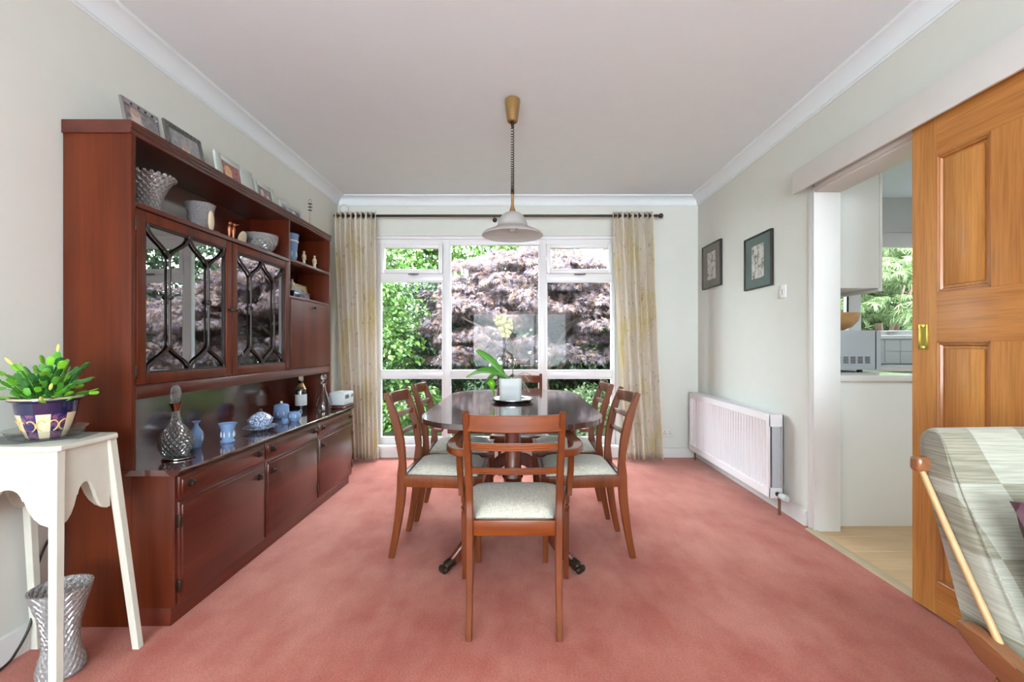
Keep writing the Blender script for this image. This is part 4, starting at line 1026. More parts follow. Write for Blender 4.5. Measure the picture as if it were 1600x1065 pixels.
def orchid_leaf(pts, wid, mat, fold=.25):
    s = spline(pts, 6); n = len(s); b = MB(); rows = []
    for i, p in enumerate(s):
        t_ = (s[min(i + 1, n - 1)] - s[max(i - 1, 0)]).normalized(); u = i / (n - 1)
        w_ = wid * (math.sin(PI * min(1, u * .93 + .07)) ** .55) * (.5 + .5 * min(1, u * 2.5))
        side = t_.cross(Vector((0, 0, 1))); side = side.normalized() if side.length > .05 else Vector((0, 1, 0))
        side = (side * .8 + Vector((0, 0, .35)) + Vector((.35, 0, 0))).normalized(); side = (side - t_ * side.dot(t_)).normalized(); nn = side.cross(t_)
        rows.append([b.bm.verts.new(p + side * (w_ * k) + nn * (fold * w_ * abs(k) + d)) for d in (0,) for k in (-1, -.5, 0, .5, 1)])
    for r0, r1 in zip(rows, rows[1:]):
        for k in range(4): b.bm.faces.new((r0[k], r0[k + 1], r1[k + 1], r1[k]))
    ob = b.build('leaf', M[mat], orc, angle=80)
    sm = ob.modifiers.new('thickness', 'SOLIDIFY'); sm.thickness = .003
    return ob
zt = pz + .125; X = px_
orchid_leaf([(X - .02, ty, zt), (X - .06, ty - .02, zt + .05), (X - .13, ty - .04, zt + .12), (X - .205, ty - .05, zt + .175)], .042, 'leaf_mid')
orchid_leaf([(X - .02, ty, zt), (X - .08, ty - .03, zt + .045), (X - .17, ty - .05, zt + .05), (X - .265, ty - .06, zt + .015)], .040, 'leaf_mid')
orchid_leaf([(X - .02, ty, zt), (X - .07, ty - .02, zt + .04), (X - .115, ty - .04, zt - .01), (X - .10, ty - .06, zt - .105)], .034, 'leaf_bright')
orchid_leaf([(X - .02, ty, zt), (X - .09, ty - .01, zt + .03), (X - .135, ty - .02, zt - .0), (X - .155, ty - .03, zt - .05)], .024, 'leaf_dark')
orchid_leaf([(X - .01, ty, zt), (X - .01, ty + .03, zt + .02), (X + .0, ty + .06, zt + .02), (X + .01, ty + .09, zt - .0)], .02, 'leaf_dark')
M['stem'] = plain('dark_orchid_stem', srgb(70, 74, 44), .5)
sA = spline([(X + .012, ty, zt - .01), (X + .014, ty - .005, zt + .12), (X + .008, ty - .01, zt + .20), (X - .018, ty - .02, zt + .275), (X - .04, ty - .03, zt + .33)], 6)
MB().tube(sA, .0026, 6).build('stem', M['stem'], orc)
sB = spline([(X - .035, ty, zt - .01), (X - .05, ty - .005, zt + .09), (X - .045, ty - .01, zt + .15), (X - .02, ty - .02, zt + .225), (X - .008, ty - .02, zt + .27)], 6)
MB().tube(sB, .0022, 6).build('stem', M['stem'], orc)
M['petal'] = plain('pale_yellow_petal', srgb(226, 230, 190), .55, var=.08)
fr = random.Random(5)
def bloom(c, s):
    for k in range(5):
        a = 2 * PI * k / 5 + fr.random(); b = MB(); d = Vector((math.cos(a), -.15, math.sin(a))); u = Vector((-math.sin(a), 0, math.cos(a)))
        o_ = b.bm.verts.new(c); rows = []
        for L, wd, dz in ((.35, .30, .02), (.7, .42, 0), (1.0, .28, .06)):
            rows.append([b.bm.verts.new(c + d * (s * L) + u * (s * wd * q) + Vector((0, -s * dz + .1 * s * abs(q), 0))) for q in (-1, 0, 1)])
        b.bm.faces.new((o_, rows[0][0], rows[0][1])); b.bm.faces.new((o_, rows[0][1], rows[0][2]))
        for r0, r1 in zip(rows, rows[1:]):
            for q in (0, 1): b.bm.faces.new((r0[q], r0[q + 1], r1[q + 1], r1[q]))
        ob = b.build('petal', M['petal'], orc, angle=80); sm = ob.modifiers.new('thickness', 'SOLIDIFY'); sm.thickness = .0015
    MB().ball(c + Vector((0, -.008, -.004)), .006, 8, 6).build('flower_centre', M['bud'], orc)
top = sA[-1]
for dx, dz, s in ((-.012, .035, .036), (.016, .022, .036), (.008, -.012, .036), (-.02, .005, .034), (.012, -.04, .033), (.03, .0, .03), (-.035, .04, .028)):
    bloom(Vector((top.x + dx, top.y - .01 + fr.uniform(-.012, .012), top.z - .01 + dz)), s)
for k in range(16):
    a = fr.choice((0, PI)) + fr.uniform(-.35, .5); r1 = .06 + fr.random() * .05; s0 = Vector((X + .01, ty, zt - .01)); e = Vector((X + math.cos(a) * r1 * 1.2, ty + math.sin(a) * r1, zt + fr.uniform(-.09, .03)))
    m_ = s0.lerp(e, .55) + Vector((0, 0, fr.uniform(.02, .05))); MB().tube(spline([s0, m_, e], 5), .0022, 6).build('root', M['root'], orc)

# ------------------------------------------------------------------ pendant lamp
lx, ly = -.042, 2.64
pl = thing('pendant_lamp', 'frosted glass pendant lamp on a coiled cord above the dining table', 'lamp', (lx, ly, ZC))
MB().lathe([(.040, ZC), (.044, ZC - .004), (.045, ZC - .02), (.030, ZC - .128), (.024, ZC - .134), (.024, ZC - .128), (.008, ZC - .128)], (lx, ly, 0), 32).build('ceiling_cup', M['gold'], pl)
MB().lathe([(.001, ZC - .12), (.009, ZC - .125), (.009, ZC - .15), (.006, ZC - .165), (.001, ZC - .166)], (lx, ly, 0), 16).build('cord_grip', M['bronze'], pl)
pts = []; z = ZC - .16; nt_ = 34; zend = 1.955
for i in range(nt_ * 10 + 1):
    u = i / (nt_ * 10); zz = z + (zend - z) * (1 - (1 - u) ** 1.45); a = 2 * PI * i / 10; pts.append((lx + .0085 * math.cos(a), ly + .0085 * math.sin(a), zz))
MB().tube(pts, .0026, 6).build('coiled_cord', M['bronze'], pl)
MB().tube([(lx, ly, zend), (lx, ly, 1.87)], .008, 12).build('cord_sleeve', M['gold'], pl)
MB().lathe([(.009, 1.895), (.010, 1.885), (.020, 1.853), (.020, 1.845), (.001, 1.845)], (lx, ly, 0), 24).build('lamp_cap', M['gold'], pl)
m, nt, b_ = newmat('frosted_lamp_glass'); b_.inputs['Base Color'].default_value = srgb(250, 252, 252); b_.inputs['Roughness'].default_value = .35
b_.inputs['Transmission Weight'].default_value = .35; b_.inputs['Coat Weight'].default_value = .5
tr = node(nt, 'ShaderNodeBsdfTranslucent'); tr.inputs[0].default_value = (.95, .96, .95, 1); mx = node(nt, 'ShaderNodeMixShader'); mx.inputs[0].default_value = .6
link(nt, b_.outputs[0], mx.inputs[1]); link(nt, tr.outputs[0], mx.inputs[2]); link(nt, mx.outputs[0], nt.nodes['Material Output'].inputs[0]); M['frost'] = m
o = flare([(.022, 1.848), (.040, 1.846), (.066, 1.826), (.082, 1.795), (.092, 1.768), (.125, 1.748), (.160, 1.732), (.178, 1.716)], 4)
MB().lathe(o + [(r - .003, zz - .003) for r, zz in reversed(o)], (lx, ly, 0), 56).build('lamp_shade', M['frost'], pl)
b = MB(); b.lathe([(.012, 1.845), (.016, 1.82), (.016, 1.80), (.028, 1.775), (.030, 1.755), (.022, 1.735), (.001, 1.727)], (lx, ly, 0), 20); b.build('bulb', M['porcelain'], pl)

# ------------------------------------------------------------------ curtains, pole
def curtain_mat():
    m, nt, b = newmat('cream_floral_curtain'); v = ocoord(nt)
    base = ramp(nt, noise(nt, ocoord(nt, (3.2, 3.2, .9)), 2.0, 3), [(.38, srgb(250, 245, 232)), (.52, srgb(248, 240, 222)), (.60, srgb(232, 220, 150)), (.70, srgb(250, 245, 232))])
    base = mix(nt, .4, base, ramp(nt, noise(nt, ocoord(nt, (9, 9, .8)), 1.5, 3), [(.4, srgb(240, 230, 222)), (.6, srgb(252, 250, 244))]))
    vo = node(nt, 'ShaderNodeTexVoronoi', feature='DISTANCE_TO_EDGE'); vo.inputs['Scale'].default_value = 1.0
    n1 = node(nt, 'ShaderNodeTexNoise'); n1.inputs['Scale'].default_value = 9; link(nt, v, n1.inputs['Vector'])
    ad = node(nt, 'ShaderNodeVectorMath', operation='ADD'); mp = ocoord(nt, (7, 2, 4.2)); link(nt, mp, ad.inputs[0]); link(nt, n1.outputs['Color'], ad.inputs[1]); link(nt, ad.outputs[0], vo.inputs['Vector'])
    ln = math_(nt, 'LESS_THAN', vo.outputs['Distance'], .022)
    msk = ramp(nt, noise(nt, ocoord(nt, (4, 4, 3.4), (3, 1, 7)), 2.0, 2), [(.50, (0, 0, 0, 1)), (.56, (1, 1, 1, 1))])
    f = math_(nt, 'MULTIPLY', ln, msk); f = math_(nt, 'MULTIPLY', f, .22)
    col = mix(nt, f, base, srgb(150, 124, 116))
    bl = ramp(nt, noise(nt, ocoord(nt, (14, 14, 9), (5, 2, 1)), 1.6, 2), [(.66, (0, 0, 0, 1)), (.72, (.55, .55, .55, 1))])
    col = mix(nt, bl, col, srgb(160, 132, 120))
    link(nt, col, b.inputs['Base Color']); b.inputs['Roughness'].default_value = .9; b.inputs['Sheen Weight'].default_value = .2
    tr = node(nt, 'ShaderNodeBsdfTranslucent'); link(nt, col, tr.inputs[0]); mx = node(nt, 'ShaderNodeMixShader'); mx.inputs[0].default_value = .35
    link(nt, b.outputs[0], mx.inputs[1]); link(nt, tr.outputs[0], mx.inputs[2]); link(nt, mx.outputs[0], nt.nodes['Material Output'].inputs[0]); return m
M['curtain'] = curtain_mat()
PY = 4.25; PZ = 2.288
def curtain(label, xt, xb, nf, seed, flip=1):
    rnd = random.Random(seed); t = thing('curtain', label, 'curtain', ((xt[0] + xt[1]) / 2, PY, 0), 'curtains at the garden window')
    ph = [rnd.uniform(-.5, .5) for _ in range(nf + 2)]; wd = [rnd.uniform(.7, 1.3) for _ in range(nf + 2)]
    nx, nz = nf * 14, 30; b = MB(); rows = []
    for j in range(nz + 1):
        v = j / nz; z = 2.325 - v * (2.325 - .02); rows.append([])
        for i in range(nx + 1):
            u = i / nx; k = int(min(u * nf, nf - .001)); fr_ = u * nf - k
            uu = u + .012 * math.sin(7 * u + 3 * v + seed) * v
            ww = .5 - .5 * math.cos(2 * PI * (u * nf))
            amp = (.024 + .014 * wd[k] * (1 if v > .05 else v / .05)) * (1 - .12 * math.sin(3 * v))
            x = (xt[0] + (xt[1] - xt[0]) * uu) * (1 - v ** 1.3) + (xb[0] + (xb[1] - xb[0]) * uu) * v ** 1.3 + .006 * math.sin(2 * PI * u * nf * .5 + ph[k] * v)
            y = PY + (ww - .5) * 2 * amp + .01 * v * math.sin(12 * u + seed)
            rows[-1].append(b.bm.verts.new((x, y, z)))
    for r0, r1 in zip(rows, rows[1:]):
        for i in range(nx): b.bm.faces.new((r0[i], r0[i + 1], r1[i + 1], r1[i]))
    ob = b.build('drape', M['curtain'], t, angle=75); sm = ob.modifiers.new('thickness', 'SOLIDIFY'); sm.thickness = .003
    for k in range(nf):
        for q in (.25,):
            u = (k + q) / nf; x = xt[0] + (xt[1] - xt[0]) * u
            e_ = MB(); ring = [(x + .003 * math.cos(a * 0), PY + .024 * math.cos(a), PZ + .024 * math.sin(a)) for a in [2 * PI * i / 16 for i in range(17)]]
            e_.tube(ring, .0035, 6, cap=False); e_.build('eyelet', M['bronze'], t)
    return t
curtain('cream floral eyelet curtain gathered beside the wall unit', (-1.715, -1.335), (-1.60, -1.315), 8, 3)
curtain('cream floral eyelet curtain gathered on the radiator side of the window', (.865, 1.24), (.985, 1.325), 8, 11)
pole = thing('curtain_pole', 'dark metal curtain pole with ball ends above the garden window', 'curtain pole', (-.2, PY, PZ))
MB().tube([(-1.735, PY, PZ), (1.27, PY, PZ)], .0115, 14).build('rod', M['bronze'], pole)
for s, x in ((-1, -1.735), (1, 1.27)):
    if s > 0: MB().lathe([(.0145, 0), (.0145, .012), (.010, .016), (.010, .03), (.018, .034), (.023, .046), (.023, .056), (.016, .066), (.001, .07)], (x, PY, PZ), 18, axis='x').build('finial', M['bronze'], pole)
for x in (1.255, -.24):
    b = MB(); b.tube([(x, PY + .0, PZ - .004), (x, YB, PZ - .004)], .007, 8); b.lathe([(.022, 0), (.022, .006)], (x, YB - .007, PZ - .004), 16, axis='y'); b.build('bracket', M['bronze'], pole)

# ------------------------------------------------------------------ radiator
rd = thing('radiator', 'long white double-panel radiator with vertical ribs on the wall', 'radiator', (1.66, 3.62, 0))
def rad_panel(x, sgn, name):
    ya, yb = 2.93, 4.315; z = [.095, .10, .150, .165, .575, .590, .628, .633]; b = MB()
    nr = 33; ys_ = [ya]
    pr_ = []
    for k in range(nr):
        c = ya + .03 + (yb - ya - .06) * (k + .5) / nr; h = (yb - ya - .06) / nr
        pr_ += [(c - h * .5, 0), (c - h * .28, 1), (c + h * .12, 1), (c + h * .34, 0)]
    cols = [(ya, 0)] + pr_ + [(yb, 0)]
    rows = []
    for q, zz in enumerate(z):
        dep = 1 if 3 <= q <= 4 else 0; edge = .006 if q in (0, 7) else 0
        rows.append([b.bm.verts.new((x + sgn * (.019 * d * dep + edge), y, zz)) for y, d in cols])
    for r0, r1 in zip(rows, rows[1:]):
        for i in range(len(cols) - 1): b.bm.faces.new((r0[i], r0[i + 1], r1[i + 1], r1[i]))
    ob = b.build(name, M['rad'], rd, angle=50); return ob
M['rad'] = plain('white_radiator_enamel', srgb(242, 241, 244), .3, coat=.3, var=.005)
f = rad_panel(1.607, 1, 'front_panel'); f.modifiers.new('t', 'SOLIDIFY').thickness = -.004
f = rad_panel(1.698, -1, 'back_panel'); f.modifiers.new('t', 'SOLIDIFY').thickness = .004
for y in (2.93, 4.302):
    b = MB(); b.box(1.607, 1.613, y, y + .013, .095, .633); b.box(1.692, 1.698, y, y + .013, .095, .633); b.box(1.607, 1.698, y, y + .013, .555, .633); b.box(1.607, 1.698, y, y + .013, .095, .16); b.build('end_frame', M['rad'], rd)
    MB().box(1.628, 1.678, y + .004, y + .010, .155, .56, .002).build('end_cover', M['mwgrey'], rd)
g = MB()
g.box(1.609, 1.615, 2.93, 4.315, .628, .636); g.box(1.690, 1.698, 2.93, 4.315, .628, .636)
for k in range(64): y = 2.95 + k * .0213; g.box(1.612, 1.694, y, y + .012, .629, .633)
g.build('top_grille', M['rad'], rd)
b = MB(); b.tube([(1.655, 2.93, .125), (1.655, 2.895, .125)], .009, 10); b.lathe([(.014, 0), (.014, .02)], (1.655, 2.905, .125), 8, axis='y'); b.build('union', M['bronze'], rd)
MB().tube([(1.655, 2.90, .128), (1.655, 2.90, 0)], .0085, 12).build('pipe', M['copper'], rd)
MB().tube([(1.655, 4.29, .10), (1.655, 4.29, 0)], .0085, 12).build('pipe', M['copper'], rd)
MB().lathe([(.012, 0), (.018, -.008), (.022, -.02), (.024, -.055), (.021, -.072), (.016, -.078), (.001, -.079)], (1.655, 2.895, .125), 22, axis='y').build('thermostat_valve', M['porcelain'], rd)

# ------------------------------------------------------------------ things on the walls
def wall_pic(label, y0, y1, z0, z1, mat_mount, seed):
    x = XR; t = thing('framed_print', label, 'picture', (x, (y0 + y1) / 2, z0), 'pair of framed drawings on the radiator wall')
    f = MB(); w_ = .009
    f.box(x - .022, x, y0, y0 + w_, z0, z1, .001); f.box(x - .022, x, y1 - w_, y1, z0, z1, .001); f.box(x - .022, x, y0 + w_, y1 - w_, z0, z0 + w_, .001); f.box(x - .022, x, y0 + w_, y1 - w_, z1 - w_, z1, .001)
    f.build('frame', M['black'], t)
    MB().box(x - .012, x - .002, y0 + w_, y1 - w_, z0 + w_, z1 - w_).build('mount', mat_mount, t)
    m, nt, bb = newmat('ink_drawing'); v = ocoord(nt, (22, 22, 16), (seed, 0, seed))
    vo = node(nt, 'ShaderNodeTexVoronoi', feature='DISTANCE_TO_EDGE'); vo.inputs['Scale'].default_value = 1.0
    n1 = node(nt, 'ShaderNodeTexNoise'); n1.inputs['Scale'].default_value = 3.1; link(nt, v, n1.inputs['Vector'])
    ad = node(nt, 'ShaderNodeVectorMath', operation='ADD'); link(nt, v, ad.inputs[0]); link(nt, n1.outputs['Color'], ad.inputs[1]); link(nt, ad.outputs[0], vo.inputs['Vector'])
    ln = ramp(nt, vo.outputs['Distance'], [(.03, srgb(70, 72, 76)), (.10, srgb(214, 214, 210))])
    ms = ramp(nt, noise(nt, v, .8, 3), [(.42, (0, 0, 0, 1)), (.54, (1, 1, 1, 1))])
    link(nt, mix(nt, ms, srgb(222, 222, 216), ln), bb.inputs['Base Color']); bb.inputs['Roughness'].default_value = .6
    yc, zc = (y0 + y1) / 2, (z0 + z1) / 2; hw, hh = (y1 - y0) * .22, (z1 - z0) * .31
    MB().box(x - .0135, x - .012, yc - hw, yc + hw, zc - hh, zc + hh).build('drawing', m, t)
    MB().box(x - .018, x - .016, y0 + w_, y1 - w_, z0 + w_, z1 - w_).build('pane', M['picglass'], t)
wall_pic('slim black-framed ink drawing with blue-green mount beside the light switch', 3.08, 3.45, 1.488, 1.872, plain('sea_green_mount', srgb(98, 118, 116), .8, var=.15), 3)
wall_pic('slim black-framed ink drawing with grey mount, nearer the window wall', 3.86, 4.245, 1.592, 1.985, plain('olive_grey_mount', srgb(118, 114, 104), .8, var=.08), 9)
sw = thing('light_switch', 'white double light switch plate beside the doorway', 'switch', (XR, 2.975, 1.43))
MB().box(XR - .009, XR, 2.93, 3.02, 1.387, 1.473, .003).build('plate', M['gloss'], sw)
for y in (2.953, 2.983): MB().box(XR - .013, XR - .008, y, y + .012, 1.42, 1.442, .002).build('rocker', M['mwgrey'], sw)
so = thing('wall_socket', 'white double wall socket low beside the curtain', 'socket', (1.42, YB, .23))
MB().box(1.365, 1.48, YB - .01, YB, .19, .275, .003).build('plate', M['gloss'], so)
for xx in (1.385, 1.435):
    for dx, dz in ((0, .02), (-.008, .0), (.008, .0)): MB().box(xx + dx + .01, xx + dx + .015, YB - .0105, YB - .0095, .225 + dz, .235 + dz).build('pin_hole', M['black'], so)
    MB().box(xx + .006, xx + .018, YB - .014, YB - .009, .254, .266, .001).build('switch', M['gloss'], so)
al = thing('alarm_sensor', 'round white sensor on the wall corner above the curtain', 'sensor', (-1.68, YB, 2.40))
b = MB(); b.lathe([(.044, 0), (.046, -.008), (.040, -.02), (.030, -.026), (.028, -.022), (.001, -.026)], (-1.690, YB, 2.392), 32, axis='y'); b.build('housing', M['gloss'], al)
wp = thing('wall_frame', 'narrow brown wooden picture frame on the wall behind the wall unit', 'picture', (XL, 4.0, 1.3))
b = MB(); b.box(XL, XL + .02, 3.85, 3.875, 1.15, 1.92, .002); b.box(XL, XL + .02, 4.115, 4.14, 1.15, 1.92, .002); b.box(XL, XL + .02, 3.85, 4.14, 1.15, 1.175, .002); b.box(XL, XL + .02, 3.85, 4.14, 1.895, 1.92, .002); b.build('frame', M['mahog'], wp)
MB().box(XL, XL + .01, 3.87, 4.12, 1.17, 1.9).build('picture_sheet', M['ivory'], wp)

# ------------------------------------------------------------------ sliding oak door
dX0, dX1 = 1.652, 1.690; DY0, DY1 = 1.165, 1.916; DZ0, DZ1 = .012, 1.995
dr = thing('sliding_door', 'panelled oak sliding door with brass flush pull standing half open', 'door', (1.67, 1.54, 0))
def dbox(n, y0, y1, z0, z1, mt, x0=dX0, x1=dX1, bev=.0015): return MB().box(x0, x1, y0, y1, z0, z1, bev, 1).build(n, M[mt], dr)
st_w, pw = .112, .2075
y_a, y_b = DY0 + st_w, DY1 - st_w; ym0, ym1 = (DY0 + DY1) / 2 - .056, (DY0 + DY1) / 2 + .056
stl = dbox('stile', y_b, DY1, DZ0, DZ1, 'oak'); dbox('stile', DY0, y_a, DZ0, DZ1, 'oak')
rows = [(.14, .50), (.63, 1.095), (1.285, 1.83)]
zr = [DZ0, .14, .50, .63, 1.095, 1.285, 1.83, DZ1]
for k in range(0, 8, 2): dbox('rail', y_a, y_b, zr[k], zr[k + 1], 'oak_y', bev=.0008)
for z0, z1 in rows:
    dbox('muntin', ym0, ym1, z0, z1, 'oak', bev=.0008)
    for y0, y1 in ((y_a, ym0), (ym1, y_b)):
        p = dbox('panel', y0 + .004, y1 - .004, z0 + .004, z1 - .004, 'oak', dX0 + .012, dX1 - .012)
        p.name = 'panel'
        m_ = MB()
        for xs, xo in ((dX0, 1), (dX1, -1)):
            prf = [(0, 0), (.004, 0), (.009, .004), (.013, .004), (.018, .012), (0, .012)]
            for (side) in ('l', 'r'):
                yy = y0 if side == 'l' else y1; sg = 1 if side == 'l' else -1
                m_.prism([(xs + xo * (d - .001), yy + sg * w_) for w_, d in prf], 'z', z0, z1)
            for (side) in ('b', 't'):
                zz = z0 if side == 'b' else z1; sg = 1 if side == 'b' else -1
                m_.prism([(xs + xo * (d - .001), zz + sg * w_) for w_, d in prf], 'y', y0, y1)
        m_.build('moulding', M['oak_d'] if 'oak_d' in M else M['oak'], dr)
        r = MB(); r.box(dX0 + .006, dX0 + .013, y0 + .028, y1 - .028, z0 + .028, z1 - .028, .004); r.build('panel_field', M['oak'], dr)
h = MB(); hy, hz = 1.861, 1.114
h.box(dX0 - .003, dX0 + .001, hy - .023, hy - .012, hz - .051, hz + .051, .001); h.box(dX0 - .003, dX0 + .001, hy + .012, hy + .023, hz - .051, hz + .051, .001)
h.box(dX0 - .003, dX0 + .001, hy - .014, hy + .014, hz - .051, hz - .037, .001); h.box(dX0 - .003, dX0 + .001, hy - .014, hy + .014, hz + .037, hz + .051, .001)
hp = h.build('flush_pull', M['brass'], stl)
MB().box(dX0 - .001, dX0 + .0005, hy - .013, hy + .013, hz - .038, hz + .038).build('recess', M['brass_d'] if 'brass_d' in M else M['bronze'], stl)
fg = thing('door_guide', 'small clear plastic guide at the foot of the sliding door', 'guide', (1.70, 1.93, 0))
MB().box(1.692, 1.712, 1.90, 1.945, .009, .03, .003).build('block', M['porcelain'], fg)

# ------------------------------------------------------------------ fireside armchair
ac = thing('fireside_chair', 'pale patchwork upholstered fireside chair with exposed wooden frame by the door', 'armchair', (1.36, 1.0, 0))
def patch_mat():
    m, nt, b = newmat('patchwork_chenille'); v = ocoord(nt, (1, 1, 1), (.03, 0, .02))
    ck = node(nt, 'ShaderNodeTexChecker'); ck.inputs['Scale'].default_value = 1
    sp = node(nt, 'ShaderNodeSeparateXYZ'); cb = node(nt, 'ShaderNodeCombineXYZ'); link(nt, v, sp.inputs[0])
    wob = math_(nt, 'MULTIPLY', math_(nt, 'SINE', math_(nt, 'MULTIPLY', sp.outputs[2], 9.)), .3)
    link(nt, math_(nt, 'ADD', math_(nt, 'MULTIPLY', sp.outputs[0], 8.2), wob), cb.inputs[0]); link(nt, math_(nt, 'MULTIPLY', sp.outputs[2], 6.6), cb.inputs[1]); cb.inputs[2].default_value = .5
    link(nt, cb.outputs[0], ck.inputs['Vector'])
    ck.inputs['Color1'].default_value = srgb(112, 108, 90); ck.inputs['Color2'].default_value = srgb(156, 157, 144)
    ln = noise(nt, ocoord(nt, (1.5, 1.5, 46)), 6, 3)
    col = mix(nt, .3, ck.outputs['Color'], ramp(nt, ln, [(.38, srgb(92, 86, 72)), (.62, srgb(172, 170, 156))]))
    link(nt, col, b.inputs['Base Color']); b.inputs['Roughness'].default_value = .9; b.inputs['Sheen Weight'].default_value = .3
    bump(nt, b, ln, .25, .002); return m
M['patch'] = patch_mat()
# side outline of the back cushion (y, z) from the seat up the front, over the top and down the back
def cushion(xs, inset):
    front = [(.935, .385), (.99, .48), (1.055, .60), (1.115, .72), (1.155, .81), (1.175, .845)]
    topc = [(1.195, .862), (1.225, .855), (1.245, .825)]
    backc = [(1.235, .76), (1.205, .66), (1.155, .54), (1.112, .45), (1.075, .372)]
    return front + topc + backc
prof = [(p.x, p.y) for p in spline([(a, b_, 0) for a, b_ in cushion(0, 0)], 4)]
yc0 = sum(p[0] for p in prof) / len(prof); zc0 = sum(p[1] for p in prof) / len(prof)
b = MB(); secs = [(1.078, .80), (1.080, .88), (1.086, .955), (1.10, .99), (1.16, 1.0), (1.30, 1.01), (1.42, 1.01), (1.56, 1.0), (1.605, .98), (1.62, .93), (1.625, .82)]
rings = []
for x, s in secs:
    rings.append([b.bm.verts.new((x, yc0 + (y - yc0) * (s if s < 1 else 1) ** 2.2, zc0 + (z - zc0) * (.75 + .25 * s if s < 1 else s))) for y, z in prof])
for r0, r1 in zip(rings, rings[1:]):
    for i in range(len(r0)): b.bm.faces.new((r0[i], r0[(i + 1) % len(r0)], r1[(i + 1) % len(r0)], r1[i]))
b.bm.faces.new(rings[0]); b.bm.faces.new(list(reversed(rings[-1])))
bc = b.build('back_cushion', M['patch'], ac, angle=60)
k = [(1.085, y - .002, z) for y, z in prof[:24]]
MB().tube(k, .002, 6).build('piping', M['patch'], bc)
for s, x in ((0, 1.066), (1, 1.63)):
    MB().tube(spline([(x, 1.222, .775), (x, 1.11, .58), (x, .985, .375)], 5), lerpl([.0075, .0085, .008], 11), 12).build('back_post', M['beech'], ac)
MB().box(1.048, 1.645, 1.195, 1.228, .745, .785, .010, 3).build('top_rail', M['walnut'], ac)
for x0 in (1.035, 1.60):
    p = [(1.075, .40), (1.085, .415), (1.08, .428), (1.06, .434), (1.02, .425), (.95, .405), (.86, .385), (.60, .375), (.42, .38), (.42, .34), (.60, .325), (.86, .33), (.95, .345), (1.03, .37)]
    MB().prism(p, 'x', x0, x0 + .038, .008).build('side_rail', M['walnut'], ac)
for x in (1.054, 1.619):
    MB().tube([(x, .47, .35), (x, .45, .0)], [.02, .014], 12).build('leg', M['walnut'], ac); MB().tube([(x, .98, .35), (x, 1.10, .0)], [.02, .014], 12).build('leg', M['walnut'], ac)
MB().box(1.078, 1.60, .94, .975, .33, .37, .006).build('cross_rail', M['walnut'], ac); MB().box(1.078, 1.60, .44, .475, .33, .37, .006).build('cross_rail', M['walnut'], ac)
MB().box(1.08, 1.60, .43, .95, .372, .47, .04, 4).build('seat_cushion', M['patch'], ac)
cu = thing('scatter_cushion', 'dark plum velvet cushion leaning on the fireside chair back', 'cushion', (1.232, .945, .47))
M['plum'] = plain('plum_velvet', srgb(70, 34, 44), .7, var=.3)
b = MB(); V = []
for sgn in (1, -1):
    rows_ = []
    for j in range(13):
        r = []
        for i in range(13):
            u, v = i / 6 - 1, j / 6 - 1; e = max(0, (1 - u ** 4) * (1 - v ** 4)) ** .6
            pin = 1 - .07 * (1 - abs(v)) * abs(u) ; r.append((u * .19 * (1 - .08 * (1 - v * v) * abs(u)), sgn * .065 * e, v * .18 * (1 - .08 * (1 - u * u) * abs(v))))
        rows_.append(r)
    V.append(rows_)
R = Matrix.Rotation(-.42, 3, 'X')
for rows_ in V:
    g = [[b.bm.verts.new(Vector((1.232, .945, .605)) + R @ (Vector(p) * .8)) for p in r] for r in rows_]
    for j in range(12):
        for i in range(12): b.bm.faces.new((g[j][i], g[j][i + 1], g[j + 1][i + 1], g[j + 1][i]))
bmesh.ops.remove_doubles(b.bm, verts=b.bm.verts, dist=.0005)
b.build('cover', M['plum'], cu, angle=70)

# ------------------------------------------------------------------ plant stand with its pot, crystal vase, cable
M['chalk'] = plain('distressed_white_paint', srgb(202, 201, 188), .6, var=.06)
ps = thing('plant_stand', 'white painted splay-legged plant stand with scalloped apron beside the wall unit', 'plant stand', (-1.57, 1.47, 0))
SX0, SX1, SY0, SY1, SZ = -1.735, -1.395, 1.365, 1.60, .775
MB().prism([(SX0 + .02, SY0), (SX1 - .02, SY0), (SX1, SY0 + .02), (SX1, SY1 - .02), (SX1 - .02, SY1), (SX0 + .02, SY1), (SX0, SY1 - .02), (SX0, SY0 + .02)], 'z', SZ - .018, SZ, .004).build('top', M['chalk'], ps)
def legs():
    for sx, sy in ((1, -1), (1, 1), (-1, -1), (-1, 1)):
        xt = SX1 - .022 if sx > 0 else SX0 + .030; yt = SY0 + .028 if sy < 0 else SY1 - .028
        xb_ = xt + (.052 if sx > 0 else -.020); yb_ = yt + sy * .055
        MB().sweep([(xt, yt, SZ - .018), (xb_, yb_, 0)], [.027, .022], [.027, .024], side=(0, 1, 0), ch=.12).build('leg', M['chalk'], ps)
legs()
def scal(L):
    """lower edge of an apron: lobes hanging beside each leg and a cusped arch between"""
    h = [(0, .228), (.07, .230), (.15, .222), (.22, .206), (.28, .182), (.315, .160), (.33, .152), (.345, .152), (.365, .138), (.40, .126), (.45, .119), (.5, .117)]
    return [(u * L, -z) for u, z in h] + [((1 - u) * L, -z) for u, z in reversed(h[:-1])]
ap = scal(1.0)
def apron(p0, p1, axis, fix):
    L = p1 - p0; low_ = [(p0 + u * L, SZ - .02 + z * 1.0) for u, z in ap]
    poly = [(p0, SZ - .018)] + low_ + [(p1, SZ - .018)]
    return MB().prism(poly, axis, fix, fix + .012, 0).build('apron', M['chalk'], ps)
apron(SX0 + .035, SX1 - .025, 'y', SY0 + .022); apron(SX0 + .035, SX1 - .025, 'y', SY1 - .036)
apron(SY0 + .03, SY1 - .03, 'x', SX1 - .030); apron(SY0 + .03, SY1 - .03, 'x', SX0 + .02)
t = thing('table_mat', 'grey slate-look mat under the glass saucer', 'mat', (-1.55, 1.48, SZ))
